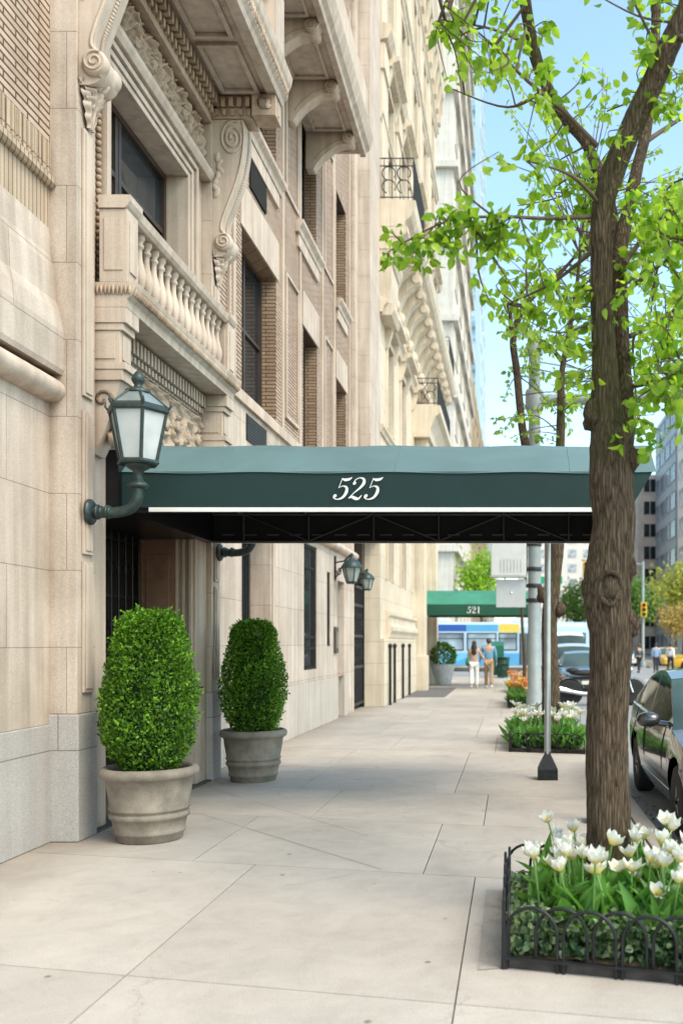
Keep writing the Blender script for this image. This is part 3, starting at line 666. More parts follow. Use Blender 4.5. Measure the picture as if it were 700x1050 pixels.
# service alley gate
GT = empty('service_gate', 'tall black iron service gate between the two stone houses', 'gate', (XW, 22.6, 0), world=True)
m = MB()
for y in (21.84, 23.4): m.box(XW - .12, XW - .02, y, y + .07, 0, 3.1)
for z in (.1, 1.0, 1.75, 2.5, 2.95): m.box(XW - .1, XW - .04, 21.91, 23.4, z, z + .07)
gf = m.build('gate_frame', IRON, GT)
m = MB()
for k in range(11): m.tube([(XW - .07, 21.98 + k * .138, .12), (XW - .07, 21.98 + k * .138, 3.0)], .012, 6)
m.box(XW - .09, XW - .075, 21.92, 23.39, .12, 1.0)
for k in range(5):
    for z in (1.38, 2.12): m.tube([(XW - .06, 22.15 + k * .28 + .1 * math.cos(t), z + .2 * math.sin(t)) for t in np.linspace(0, 2 * PI, 13)], .012, 5, caps=False)
m.build('bars', IRON, GT)
m = MB(); m.box(-4.4, XW - .3, 21.8, 23.5, 0, 4.3); m.build('alley_wall', mat('alley_dark', (.10, .075, .055), .9), B1)
m = MB(); m.box(XW - .3, XW - .02, 23.1, 23.5, 3.1, 4.29); m.build('downpipe_case', mat('brown_metal', (.09, .065, .05), .6, .2), B1)
# ------------------------------------------------------------------ awnings
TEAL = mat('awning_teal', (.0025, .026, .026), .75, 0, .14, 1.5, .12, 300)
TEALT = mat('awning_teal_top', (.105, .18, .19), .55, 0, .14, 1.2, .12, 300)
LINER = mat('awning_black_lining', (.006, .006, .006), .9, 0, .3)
WHITE = mat('white_trim', (.78, .78, .76), .6, 0, .05)
GALV = mat('galvanised_steel', (.48, .49, .50), .42, .75, .12, 9, .05, 60)
FRM = mat('awning_frame_tube', (.10, .10, .10), .5, .5, .2)
def stroke_digit(ch, ox, size, sl=.28):
    """high-contrast slanted numeral as flat polygons in (x, z); returns quads"""
    def ribbon(pts, ws):
        P = smoothpath([(p[0], 0, p[1]) for p in pts], 8)
        t = np.linspace(0, len(ws) - 1, len(P)); W = np.interp(t, range(len(ws)), ws)
        out = []
        for i, p in enumerate(P):
            d = (P[min(i + 1, len(P) - 1)] - P[max(i - 1, 0)]).normalized(); q = Vector((-d.z, 0, d.x)) * W[i] * .5
            out.append((p - q, p + q))
        return out
    def disc(cx, cz, r): return [[(Vector((cx, 0, cz)), Vector((cx + r * math.cos(a), 0, cz + r * math.sin(a)))) for a in np.linspace(0, 2 * PI, 15)]][0]
    if ch == '5':
        rb = [ribbon([(.17, .98), (.15, .75), (.12, .53)], [.035, .03, .03]),
              ribbon([(.15, .955), (.32, .90), (.50, .93), (.60, 1.02)], [.02, .13, .12, .015]),
              ribbon([(.12, .53), (.28, .615), (.47, .55), (.52, .33), (.42, .10), (.20, .015), (.02, .08), (.0, .17)], [.02, .04, .10, .155, .12, .04, .05, .05]), disc(.055, .165, .08)]
    elif ch == '2':
        rb = [ribbon([(.03, .72), (.10, .90), (.27, .985), (.45, .92), (.50, .74), (.40, .54), (.18, .30), (.0, .06)], [.05, .04, .04, .10, .15, .11, .045, .03]), disc(.085, .74, .075),
              ribbon([(.0, .06), (.14, .12), (.32, .05), (.46, .04), (.56, .20)], [.03, .11, .14, .10, .02])]
    else:
        rb = [ribbon([(.22, .0), (.22, .5), (.22, .98)], [.15, .15, .15]), ribbon([(.04, .84), (.12, .86), (.22, .97)], [.02, .04, .03]), ribbon([(.04, .012), (.22, .012), (.40, .012)], [.03, .03, .03])]
    return rb
def numerals(mb, txt, xc, y, z0, size, pitch=.72, slant=.30):
    n = len(txt); x = xc - (n * pitch * size) / 2
    lay = 0
    for ch in txt:
        for rb in stroke_digit(ch, 0, size):
            lay += 1
            for (a, b), (c, d) in zip(rb, rb[1:]):
                q = [Vector((x + (v.x + slant * v.z) * size, y - .0012 * lay, z0 + v.z * size)) for v in (a, b, d, c)]
                if (q[1] - q[0]).length + (q[2] - q[3]).length < 1e-6: continue
                mb.add(q, [(0, 1, 2, 3)])
        x += pitch * size
        lay = 0 if lay > 6 else lay
CY0, CY1 = 8.2, 10.75
AW = empty('entrance_awning', 'teal green entrance awning with white number 525 spanning the sidewalk to the kerb', 'awning', (-1.2, 9.5, 0), world=True)
XL, XRt, XRb = -3.45, 1.27, 1.02
zb, zv, ze, zt_ = 2.765, 2.805, 3.122, 3.462
# valances (cloth 6 mm thick, black inside)
def sheet(mb, q): mb.add(q, [(0, 1, 2, 3)])
m = MB()
def val(u, v):
    x = XL + (XRb + .03 - XL) * u + (XRt - XRb - .06) * v * max(0, (u - .94) / .06); w_ = .010 * mnoise.noise(Vector((x * 2.2, v * 1.4, 0))) + .004 * mnoise.noise(Vector((x * 7, v * 3, 4)))
    return (x, CY0 - .001 - abs(w_) * math.sin(PI * v), zv + (ze - zv) * v)
m.grid(90, 7, val)
sheet(m, [(XRb + .03, CY0, zv), (XRb + .03, CY1, zv), (XRt - .03, CY1, ze), (XRt - .03, CY0, ze)])
sheet(m, [(XRb + .03, CY1, zv), (XL, CY1, zv), (XL, CY1, ze), (XRt - .03, CY1, ze)])
m.build('valance', TEAL, AW)
def topz(x, base): return base
m = MB(); y2, y3 = CY0 + .5, CY1 - .5
nx = 12; xs = [XL + (XRt - XL) * i / nx for i in range(nx + 1)]
def rp_(u, v):
    x = XL + (XRt - XL) * u; k = v * 5
    ys = [CY0 - .012, CY0 + .17, y2, y3, CY1 - .17, CY1 + .012]; zs = [ze - .004, ze + .14, zt_, zt_ + .01, ze + .14, ze - .004]
    i = min(4, int(k)); f = k - i
    sag = .012 * math.sin(u * PI * 4) ** 2 + .012 * abs(mnoise.noise(Vector((x * 1.8, k, 2)))) * math.sin(PI * v)
    if u > .985: x -= .0
    return (x, ys[i] + (ys[i + 1] - ys[i]) * f, zs[i] + (zs[i + 1] - zs[i]) * f - sag)
m.grid(81, 21, rp_, smooth=True)
sheet(m, [(XRt - .03, CY0, ze), (XRt - .03, CY1, ze), (XRt, y3, zt_), (XRt, y2, zt_)])
m.build('roof_cloth', TEALT, AW)
for k in range(3):
    x = XL + .85 + k * 1.55; m = MB(); m.tube([rp_((x + .01 - XL) / (XRt - XL), v) for v in np.linspace(.01, .99, 24)], .0035, 5); m.build('seam', TEALT, AW)
m = MB()
for y, s in ((CY0, -1), (CY1, 1)): m.box(XL + .24 if s < 0 else XL, XRb + .03, min(y, y + s * .016), max(y, y + s * .016), zb, zv - .001)
m.box(XRb + .018, XRb + .034, CY0, CY1, zb, zv - .001)
m.build('trim_binding', WHITE, AW, .003)
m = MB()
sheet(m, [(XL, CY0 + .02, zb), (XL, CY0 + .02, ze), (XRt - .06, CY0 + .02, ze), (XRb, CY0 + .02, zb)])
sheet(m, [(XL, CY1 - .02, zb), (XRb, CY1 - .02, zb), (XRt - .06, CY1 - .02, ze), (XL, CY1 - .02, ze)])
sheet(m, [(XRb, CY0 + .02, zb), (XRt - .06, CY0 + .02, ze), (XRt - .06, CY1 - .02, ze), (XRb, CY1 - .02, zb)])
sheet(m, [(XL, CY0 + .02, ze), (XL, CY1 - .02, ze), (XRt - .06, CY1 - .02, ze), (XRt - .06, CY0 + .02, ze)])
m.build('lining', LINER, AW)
m = MB()
for y in (CY0 + .05, CY1 - .05):
    m.tube([(XL, y, zb + .015), (XRb - .02, y, zb + .015)], .013, 6); m.tube([(XL, y, ze - .03), (XRt - .1, y, ze - .03)], .013, 6)
    k = 0; x = XL + .35
    while x < 1.0:
        m.tube([(x, y, zb + .02), (x, y, ze - .03)], .010, 6)
        if x + .75 < 1.1: m.tube([(x, y, zb + .02 if k % 2 else ze - .03), (x + .75, y, ze - .03 if k % 2 else zb + .02)], .007, 6)
        x += .75; k += 1
for x in np.arange(XL + .35, 1.0, .75): m.tube([(x, CY0 + .05, ze - .035), (x, CY1 - .05, ze - .035)], .012, 6)
m.build('frame', FRM, AW)
m = MB()
x = XL + .1
while x < .95: m.box(x, x + .14, CY1 - .045, CY1 - .04, zb + .085, zb + .10); x += .26
m.build('lacing', mat('lacing_grey', (.09, .09, .09), .8), AW)
m = MB(); numerals(m, '525', -1.38, CY0 - .016, 2.872, .195, .70, .28); m.build('number', WHITE, AW)
def pole(x, y, top):
    m = MB(); m.tube([(x, y, .2), (x, y, top)], .038, 14); p = m.build('pole', GALV, AW)
    m = MB()
    pr = [(.165, .0), (.165, .12), (.16, .135), (.05, .30), (.045, .33)]
    m.lathe(pr, (x, y, .001), 4, smooth=False, phase=.5); m.build('pole_base', mat('cast_black', (.02, .021, .022), .4, .5, .3, 20, .2), p, .006)
pole(.415, 10.95, 2.95); pole(.80, 8.32, 2.75)
# far awning, number 521
GREEN = mat('awning_green', (.004, .07, .038), .7, 0, .15, 2); GREENT = mat('awning_green_top', (.035, .20, .135), .6, 0, .2, 2)
A2 = empty('far_awning', 'bright green awning with white number 521 further down the sidewalk', 'awning', (-1.3, 34, 0), world=True)
x0, x1, ya, yb = -3.25, .95, 33.4, 36.0
m = MB(); sheet(m, [(x0, ya, 2.62), (x1, ya, 2.62), (x1, ya, 3.02), (x0, ya, 3.02)]); sheet(m, [(x1, ya, 2.62), (x1, yb, 2.62), (x1, yb, 3.02), (x1, ya, 3.02)]); sheet(m, [(x1, yb, 2.62), (x0, yb, 2.62), (x0, yb, 3.02), (x1, yb, 3.02)]); m.build('valance', GREEN, A2)
m = MB(); m.grid(14, 9, lambda u, v: (x0 + (x1 - x0) * u, ya + (yb - ya) * v, 3.02 + .56 * (1 - abs(2 * v - 1) ** 2.6))); m.build('roof_cloth', GREENT, A2)
m = MB(); sheet(m, [(x0, ya + .02, 3.0), (x1, ya + .02, 3.0), (x1, yb - .02, 3.0), (x0, yb - .02, 3.0)]); m.build('lining', LINER, A2)
m = MB(); numerals(m, '521', -1.36, ya - .006, 2.70, .235, .78, .0); m.build('number', WHITE, A2)
for x in (.9,):
    for y in (ya + .1, yb - .1):
        m = MB(); m.tube([(x, y, 0), (x, y, 2.7)], .035, 10); m.build('pole', GALV, A2)
# ------------------------------------------------------------------ bracket lanterns
FROST = bpy.data.materials.new('frosted_glass'); nt, b = nodes_of(FROST)
tc = N(nt, 'ShaderNodeTexCoord'); n_ = N(nt, 'ShaderNodeTexNoise', Scale=5.0); L(nt, tc.outputs['Object'], n_.inputs['Vector'])
L(nt, ramp(nt, n_.outputs[0], .3, (.60, .66, .68), .7, (.76, .80, .80)), b.inputs['Base Color']); b.inputs['Roughness'].default_value = .18; b.inputs['Transmission Weight'].default_value = .25
def hexring(mb, r0, z0, r1, z1, t, ph=0):      # ring of six slabs between two hexagons
    mb.lathe([(r0, z0), (r1, z1), (r1 - t, z1), (r0 - t, z0), (r0, z0)], (0, 0, 0), 6, smooth=False, closed=True)
def lantern(label, loc):
    e = empty('wall_lantern', label, 'wall lantern', loc, group='bronze lanterns on the portal piers')
    # local origin: wall plate centre; body axis at x = .40
    A = Vector((.40, 0, 0)); zb_, zt2 = .40, .80
    m = MB(); Mx = Matrix.Rotation(PI / 2, 4, 'Y')
    m.lathe([(.0, 0), (.105, .0), (.105, .018), (.085, .035), (.055, .045), (.0, .05)], (0, 0, 0), 20, M=Mx); m.build('wall_plate', VERDI, e)
    m = MB(); pts = smoothpath([(.03, 0, 0), (.12, 0, -.005), (.24, 0, -.002), (.345, 0, .035), (.395, 0, .12), (.40, 0, .21)], 6)
    m.tube(pts, [.046 - .004 * i / len(pts) for i in range(len(pts))], 14)
    for x, r in ((.07, .062), (.10, .05), (.15, .058), (.17, .05)): m.lathe([(r * .7, -.012), (r, -.008), (r, .008), (r * .7, .012)], (x, 0, 0), 16, M=Mx)
    m.lathe([(.04, .19), (.075, .20), (.085, .215), (.07, .235), (.04, .26), (.034, .30), (.045, .335), (.085, .36), (.10, .372), (.10, .385)], A, 16); m.build('arm', VERDI, e)
    m = MB()
    o = len(m.v)
    m.lathe([(.10, .383), (.165, .385), (.175, .40), (.165, .42), (.15, .425)], A, 6, smooth=False)
    m.lathe([(.245, .80), (.255, .815), (.255, .84), (.225, .865)], A, 6, smooth=False)
    for k in range(6):
        t = 2 * PI * k / 6; d = Vector((math.cos(t), math.sin(t), 0))
        m.tube([A + d * .152 + Vector((0, 0, .42)), A + d * .232 + Vector((0, 0, .81))], .014, 6)
        m.tube([A + d * .25 + Vector((0, 0, .84)), A + d * .27 + Vector((0, 0, .865)), A + d * .265 + Vector((0, 0, .90))], [.012, .011, .003], 6)
        m.tube([A + d * .235 + Vector((0, 0, .858)), A + d * .085 + Vector((0, 0, .985))], .011, 6)
        t2 = t + PI / 6; d2 = Vector((math.cos(t2), math.sin(t2), 0))
    m.build('lantern_frame', VERDI, e)
    for k in range(6):
        t0, t1 = 2 * PI * k / 6, 2 * PI * (k + 1) / 6; a = Vector((math.cos(t0), math.sin(t0), 0)); b_ = Vector((math.cos(t1), math.sin(t1), 0)); z = Vector((0, 0, 1))
        m = MB(); m.add([A + a * .147 + z * .424, A + b_ * .147 + z * .424, A + b_ * .227 + z * .803, A + a * .227 + z * .803], [(0, 1, 2, 3)]); m.build('pane', FROST, e)
    m = MB(); m.lathe([(.228, .862), (.085, .982)], A, 6, smooth=False); m.build('roof_glass', mat('roof_pane', (.22, .27, .27), .25, .2, .2), e)
    m = MB(); m.lathe([(.10, .975), (.10, .995), (.06, 1.005), (.04, 1.02), (.03, 1.04), (.045, 1.06), (.055, 1.085), (.045, 1.115), (.02, 1.15), (.0, 1.165)], A, 14); m.build('finial', VERDI, e)
    m = MB(); m.lathe([(.0, .41), (.03, .41), (.03, .5), (.045, .54), (.05, .6), (.02, .66), (0, .67)], A, 10); m.build('bulb', mat('bulb_white', (.8, .78, .7), .3), e)
    return e
ln1 = lantern('large bronze lantern with frosted panes in front of the awning on the near pier', (-3.465, 7.60, 2.68))
ln2 = copy_tree(ln1); ln2.location = (-3.465, 10.96, 2.68); ln2['label'] = 'bronze lantern arm on the far pier, its glass hidden behind the awning'
def small_lantern(label, loc, bend=1):
    e = empty('bracket_lantern', label, 'wall lantern', loc, group='small dark bracket lanterns')
    m = MB(); m.box(0, .03, -.05, .05, -.25, .25); m.tube([(.03, 0, .12), (.20, 0, .15), (.36, 0, .30)], .018, 6)
    m.tube([(.03 + .07 + .07 * math.cos(t) * (1 - t / 12), 0, -.05 + .14 * math.sin(t) * (1 - t / 12)) for t in np.linspace(PI, 3.6 * PI, 26)], .013, 5); m.tube([(.03, 0, -.2), (.13, 0, -.02), (.22, 0, .12)], .014, 5); m.build('bracket', IRON, e)
    A = Vector((.36, 0, 0))
    m = MB(); m.lathe([(.10, -.33), (.12, -.30), (.12, -.28)], A, 6, smooth=False); m.lathe([(.23, .0), (.235, .02), (.15, .14), (.05, .20), (.03, .25), (.05, .28), (0, .33)], A, 12)
    for k in range(6):
        d = Vector((math.cos(2 * PI * k / 6), math.sin(2 * PI * k / 6), 0)); m.tube([A + d * .115 + Vector((0, 0, -.29)), A + d * .20 + Vector((0, 0, .01))], .012, 5)
    m.build('lantern_frame', mat('lantern_green', (.03, .055, .055), .45, .4, .3), e)
    m = MB(); m.lathe([(.108, -.28), (.19, .0)], A, 6, smooth=False); m.build('pane', mat('dusky_pane', (.32, .36, .34), .15), e)
    return e
q1 = small_lantern('small green topped lantern on a scrolled bracket beside the service door', (XW, 19.4, 3.18))
q2 = copy_tree(q1); q2.location = (XW, 21.9, 3.12); q2.scale = (.8, .8, .8); q2['label'] = 'second small lantern half hidden behind the first, next to the iron gate'
# ------------------------------------------------------------------ boxwoods in clay pots
POT = mat('weathered_pot', (.235, .20, .16), .9, 0, .38, 5, .4, 70, island=0)
SOIL = mat('potting_soil', (.10, .065, .03), 1.0, 0, .5, 30, .8, 60)
def pot_mesh(e):
    pr = [(.245, 0), (.262, .012), (.27, .06), (.283, .065), (.288, .085), (.28, .10), (.288, .13), (.30, .185), (.315, .19), (.32, .21), (.315, .23), (.303, .235), (.305, .25), (.318, .255), (.322, .272), (.312, .285), (.335, .42), (.345, .50), (.36, .51), (.385, .525), (.395, .555), (.385, .585), (.36, .60), (.335, .595), (.325, .57), (.32, .50)]
    m = MB(); m.lathe(pr, (0, 0, 0), 48); return m
def add_pot(label, loc, rz):
    e = empty('clay_planter', label, 'planter', loc, rz, group='ringed planters flanking the entrance'); e.scale = (.98, .98, 1)
    pot_mesh(e).build('pot', POT, e)
    m = MB(); m.grid(16, 16, lambda u, v: (.33 * (2 * u - 1) * math.sqrt(1 - .5 * (2 * v - 1) ** 2), .33 * (2 * v - 1) * math.sqrt(1 - .5 * (2 * u - 1) ** 2), .545 + .03 * mnoise.noise(Vector((u * 6, v * 6, 1))))); m.build('soil', SOIL, e)
    return e
add_pot('ringed grey clay planter nearest the near pier, in front of the dark door', (-2.97, 7.60, 0), .3)
p2 = None
for o in [o for o in COL.objects if o.name == 'clay_planter']:
    p2 = copy_tree(o); p2.location = (-3.03, 10.86, 0); p2.rotation_euler = (0, 0, 2.1); p2['label'] = 'ringed grey clay planter beside the far pier, under the far end of the awning'
BOXL = leafmat('boxwood_leaf', (.016, .072, .008), (.19, .38, .03), .32, .42, 1.5)
def boxwood(seed, n=21000):
    r_ = np.random.default_rng(seed)
    zp = [.0, .10, .25, .42, .60, .90, 1.12, 1.24, 1.31]; rp = [.20, .30, .375, .405, .395, .35, .295, .235, .03]
    t = r_.uniform(0, 2 * PI, n); z = r_.uniform(0.0, 1.30, n) ** .96
    R = np.interp(z, zp, rp)
    lump = np.array([mnoise.noise(Vector((math.cos(a) * 2.6, math.sin(a) * 2.6, zz * 4.2 + seed))) + .6 * mnoise.noise(Vector((math.cos(a) * 7, math.sin(a) * 7, zz * 11 + seed))) for a, zz in zip(t, z)])
    dep = r_.uniform(0, 1, n) ** 1.7
    rr = R * (1 + .11 * lump) - dep * .15 + r_.normal(0, .012, n)
    top = r_.uniform(size=n) < .12
    rr = np.where(top, R.max() * .72 * np.sqrt(r_.uniform(size=n)), rr); 
    zz = np.where(top, np.interp(rr, [0, .1, .2, .28, .31], [1.31, 1.305, 1.275, 1.19, 1.05]) + .05 * lump, z)
    P = np.stack([rr * np.cos(t), rr * np.sin(t), zz], 1)
    D = np.stack([np.cos(t) * .8, np.sin(t) * .8, np.full(n, .55)], 1) + r_.normal(0, .75, (n, 3))
    return P, D, r_.uniform(.019, .037, n)
def add_bush(label, loc, seed):
    e = empty('boxwood_shrub', label, 'shrub', loc, group='clipped boxwoods in planters'); e.scale = (.90, .90, .985)
    P, D, S = boxwood(seed); leaves('foliage', P, D, S, BOXL, e, .62, .3, .2)
    r2 = np.random.default_rng(seed + 50); PP, DD, SS = [], [], []; tw = MB()
    for k in range(170):                      # stray shoots
        j = r2.integers(0, len(P)); b_ = Vector(P[j]); d_ = (Vector((b_.x, b_.y, 0)).normalized() * .8 + Vector((r2.normal(0, .4), r2.normal(0, .4), r2.uniform(.1, 1.1)))).normalized(); l_ = r2.uniform(.03, .09)
        if math.hypot(b_.x, b_.y) < .2 and b_.z < 1.1: continue
        tw.tube([b_, b_ + d_ * l_], [.0022, .0012], 4)
        for q in range(6): PP.append(tuple(b_ + d_ * l_ * (.3 + .14 * q))); DD.append(tuple(d_ * .6 + Vector(r2.normal(0, .6, 3)))); SS.append(r2.uniform(.024, .04))
    leaves('shoots', PP, DD, SS, leafmat('boxwood_shoot', (.08, .22, .02), (.28, .48, .05), .4, .4, 1.5), e, .6, .3, .2)
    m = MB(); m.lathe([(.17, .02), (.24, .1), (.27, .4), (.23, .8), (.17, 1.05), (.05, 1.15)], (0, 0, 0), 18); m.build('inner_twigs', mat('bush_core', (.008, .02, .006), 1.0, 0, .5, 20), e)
    m = MB()
    for k in range(5): a = k * 1.3; m.tube([(.03 * math.cos(a), .03 * math.sin(a), -.02), (.08 * math.cos(a), .08 * math.sin(a), .2), (.2 * math.cos(a), .2 * math.sin(a), .5)], [.016, .012, .005], 6)
    m.build('stem', mat('bush_stem', (.08, .055, .035), .9), e)
add_bush('bright green clipped boxwood in the planter by the near pier', (-2.97, 7.60, .56), 3)
add_bush('smaller looking darker boxwood in the planter by the far pier', (-3.03, 10.86, .56), 8)
# ------------------------------------------------------------------ neighbouring stone house (sunlit, with the long bracketed balcony)
PALE = wallmat('pale_limestone', (.70, .605, .48), (.66, .57, .45), (.46, .38, .30), 1.3, .55, .006, mott=.12, mbump=.4)
PALET = wallmat('pale_trim', (.69, .60, .48), (.67, .58, .46), (.67, .58, .46), 9, 9, .0001, mott=.14, streak=.18, mbump=0)
B2 = empty('pale_stone_house', 'pale stone house with a long bracketed balcony and iron railings beyond the apartment house', 'building', (-3.35, 33, 0), world=True)
X2 = -3.35
g0 = MB(); cols = [25.2, 28.2, 31.6, 35.0, 38.4]
ops = []
for y in cols: ops += [(y - .55, y + .55, 3.3, 6.6), (y - .55, y + .55, 7.3, 9.6), (y - .6, y + .6, 13.2, 16.4), (y - .55, y + .55, 17.8, 20.4), (y - .5, y + .5, 21.4, 23.4)]
g0.wall_x(X2, 23.5, 40.5, 1.2, 25, ops, .3); g0.build('wall', PALE, B2)
m = MB(); m.box(-14, X2 - .32, 23.51, 40.49, 0, 25); m.build('house_core', PALE, B2)
m = MB(); m.add([(X2 - .5, 23.502, 0), (X2, 23.502, 0), (X2, 23.502, 25), (X2 - .5, 23.502, 25)], [(0, 1, 2, 3)]); m.build('end_wall', PALE, B2); m = MB(); m.add([(X2 - 10.5, 40.5, 0), (X2, 40.5, 0), (X2, 40.5, 25), (X2 - 10.5, 40.5, 25)], [(3, 2, 1, 0)]); m.build('end_wall', PALE, B2)
for o in ops: window(o[0], o[1], o[2], o[3], X2 - .28, B2, (.5,), (.55,), fm=mat('pale_window_frame', (.10, .085, .07), .6))
def surround(o, hood):
    m = MB(); t = .16
    m.box(X2 - .02, X2 + .06, o[0] - t, o[0] - .001, o[2], o[3]); m.box(X2 - .02, X2 + .06, o[1] + .001, o[1] + t, o[2], o[3]); m.box(X2 - .02, X2 + .06, o[0] - t, o[1] + t, o[3] + .001, o[3] + t); m.build('window_surround', PALET, B2)
    if hood:
        m = MB(); z = o[3] + t + .15; m.profY([(X2 - .02, z), (X2 + .2, z + .02), (X2 + .24, z + .1), (X2 + .4, z + .16), (X2 + .4, z + .26), (X2 - .02, z + .3)], o[0] - .35, o[1] + .35)
        for y in (o[0] - .26, o[1] + .08): m.profY([(X2, z - .55), (X2 + .08, z - .5), (X2 + .2, z - .1), (X2 + .2, z + .01), (X2, z + .01)], y, y + .18)
        m.build('window_hood', PALET, B2)
for i, o in enumerate(ops): surround(o, (i % 5) in (1, 2))
m = MB(); m.profY([(X2 - .1, 1.75), (X2 + .12, 1.75), (X2 + .14, 1.85), (X2 + .2, 1.95), (X2 + .2, 2.05), (X2 + .1, 2.12), (X2 + .09, 2.3), (X2 + .15, 2.36), (X2 + .15, 2.45), (X2 - .1, 2.5)], 24.4, 31.2); m.build('water_table', PALET, B2)
m = MB(); m.box(X2 - .1, X2 + .12, 23.505, 31.2, 0, 1.74); m.build('plinth', PALE, B2, .02)
m = MB(); m.box(X2 - .1, X2 + .1, 36.96, 40.45, 0, 1.74); m.build('plinth', PALE, B2, .02)
for y in (31.3, 36.2):
    m = MB(); m.box(X2 - .1, X2 + .4, y, y + .7, 0, 8.4); m.box(X2 - .1, X2 + .46, y - .06, y + .76, 0, 1.2); m.box(X2 - .1, X2 + .5, y - .1, y + .8, 8.0, 8.5); m.build('portal_pier', PALET, B2, .02)
m = MB(); m.box(X2 - .25, X2 + .02, 32.6, 35.6, 0, 2.9); m.build('doorway', mat('dark_oak', (.07, .045, .03), .5), B2)
# portico balcony and entablature above the portal
m = MB(); m.profY([(X2, 8.5), (X2 + .6, 8.5), (X2 + .62, 8.8), (X2 + .8, 9.2), (X2 + .95, 9.3), (X2 + .95, 9.55), (X2, 9.6)], 30.9, 37.2); m.build('portico', PALET, B2)
def iron_rail(parent, x0, x1, y0, y1, z0, z1):
    m = MB(); r = .016
    for z in (z0 + .05, z1 - .02, z0 + (z1 - z0) * .8): m.tube([(x0, y0, z), (x1, y0, z), (x1, y1, z), (x0, y1, z)], r, 5, smooth=False)
    for a in np.arange(x0 + .12, x1, .2): m.tube([(a, y0, z0), (a, y0, z1)], .010, 4)
    for a in np.arange(y0 + .1, y1, .22): m.tube([(x1, a, z0), (x1, a, z1)], .016, 4)
    for c in ((x0 * .72 + x1 * .28), (x0 * .28 + x1 * .72)):
        for q in (.3, .62): m.tube([(c + .17 * math.cos(t), y0 - .01, z0 + (z1 - z0) * q + .17 * math.sin(t)) for t in np.linspace(-PI * .2, 1.4 * PI, 14)], .015, 5)
    return m.build('iron_railing', IRON, parent)
iron_rail(B2, X2, X2 + .85, 31.0, 37.1, 9.6, 10.5)
# long balcony with brackets
m = MB(); m.profY([(X2, 12.1), (X2 + .62, 12.1), (X2 + .66, 12.25), (X2 + .8, 12.35), (X2 + .88, 12.5), (X2 + .92, 12.75), (X2, 12.8)], 23.3, 40.3); lb = m.build('long_balcony', PALET, B2)
iron_rail(lb, X2, X2 + .86, 23.35, 26.2, 12.8, 13.85); iron_rail(lb, X2, X2 + .86, 36.5, 39.6, 12.8, 13.7)
for k, (z0, z1, pr_) in enumerate(((11.85, 12.09, .72), (11.55, 11.848, .55), (11.2, 11.548, .42), (10.2, 11.198, .30), (9.9, 10.198, .38))):
    m = MB(); m.profY([(X2 - .02, z0), (X2 + pr_ * .8, z0), (X2 + pr_, z0 + (z1 - z0) * .5), (X2 + pr_, z1), (X2 - .02, z1)], 23.3 + .02 * k, 24.9 - .05 * k); m.build('corbelled_course', PALET, B2)
y = 25.1
while y < 40.0:
    m = MB(); pr = smoothpath([(X2 - .02, 0, 12.1), (X2 + .7, 0, 12.1), (X2 + .72, 0, 11.9), (X2 + .55, 0, 11.75), (X2 + .3, 0, 11.5), (X2 + .12, 0, 11.0), (X2 + .15, 0, 10.8), (X2 - .02, 0, 10.75)], 3); m.profY([(v.x, v.z) for v in pr][::-1], y, y + .42)
    m.lathe([(.11, -.25), (.13, -.2), (.13, .2), (.11, .25)], (X2 + .62, y + .21, 11.93), 10, M=Matrix.Rotation(PI / 2, 4, 'X')); m.blob((X2 + .14, y + .21, 10.85), (.14, .2, .22), int(y * 10), .5, 8); m.build('balcony_bracket', PALET, lb); y += 1.18
for z, pr_, hh_ in ((6.95, .12, .22), (9.95, .22, .4), (14.9, .10, .2), (20.8, .16, .3), (23.7, .14, .3)):
    m = MB(); P_ = [(X2 - .02, z), (X2 + pr_ * .4, z), (X2 + pr_ * .6, z + hh_ * .4), (X2 + pr_, z + hh_ * .6), (X2 + pr_, z + hh_ * .85), (X2 - .02, z + hh_)]
    m.profY(P_, 23.5 - pr_, 40.5); m.box(X2 - .5, X2 - .021, 23.5 - pr_, 23.499, z + hh_ * .1, z + hh_ * .9); m.build('string_course', PALET, B2)
for y in (23.55, 26.5, 29.7, 33.1, 36.5):
    m = MB(); m.box(X2 - .01, X2 + .07, y, y + .75, 13.0, 24.1); m.box(X2 - .01, X2 + .13, y - .06, y + .81, 16.2, 16.85); m.box(X2 - .01, X2 + .12, y - .05, y + .8, 12.9, 13.4); m.build('pilaster', PALET, B2, .02)
# upper cornices
m = MB(); m.profY([(X2, 16.9), (X2 + .2, 16.95), (X2 + .3, 17.15), (X2 + .3, 17.3), (X2, 17.35)], 23.45, 40.55); m.build('string_cornice', PALET, B2)
m = MB(); m.profY([(X2, 25.2), (X2 + .35, 25.3), (X2 + .4, 25.6), (X2 + .5, 25.9), (X2 + .5, 26.3), (X2, 26.5)], 23.3, 40.6); cn = m.build('roof_cornice', PALET, B2)
y = 23.5
while y < 40.3:
    m = MB(); m.profY([(X2, 24.2), (X2 + .2, 24.3), (X2 + .25, 24.7), (X2 + .33, 24.95), (X2 + .33, 25.29), (X2, 25.22)], y, y + .4); m.build('modillion', PALET, cn); y += 1.05
m = MB(); m.box(-14, X2 - .4, 23.5, 40.4, 25, 32); m.build('attic', mat('slate_roof', (.2, .2, .2), .7), B2)
for i, (y, t) in enumerate(((24.15, 'nearest the iron gate'), (25.1, 'second from the iron gate'), (27.0, 'third from the iron gate'), (28.7, 'farthest from the iron gate'))):
    e = empty('iron_post', 'thin black iron post against the pale stone plinth, ' + t, 'post', (X2 + .17, y, 0), group='black posts along the pale plinth')
    m = MB(); m.tube([(0, 0, 0), (0, 0, 1.5)], .035, 8); m.build('shaft', IRON, e); m = MB(); m.blob((0, 0, 1.54), (.06, .06, .07)); m.build('cap', IRON, e)
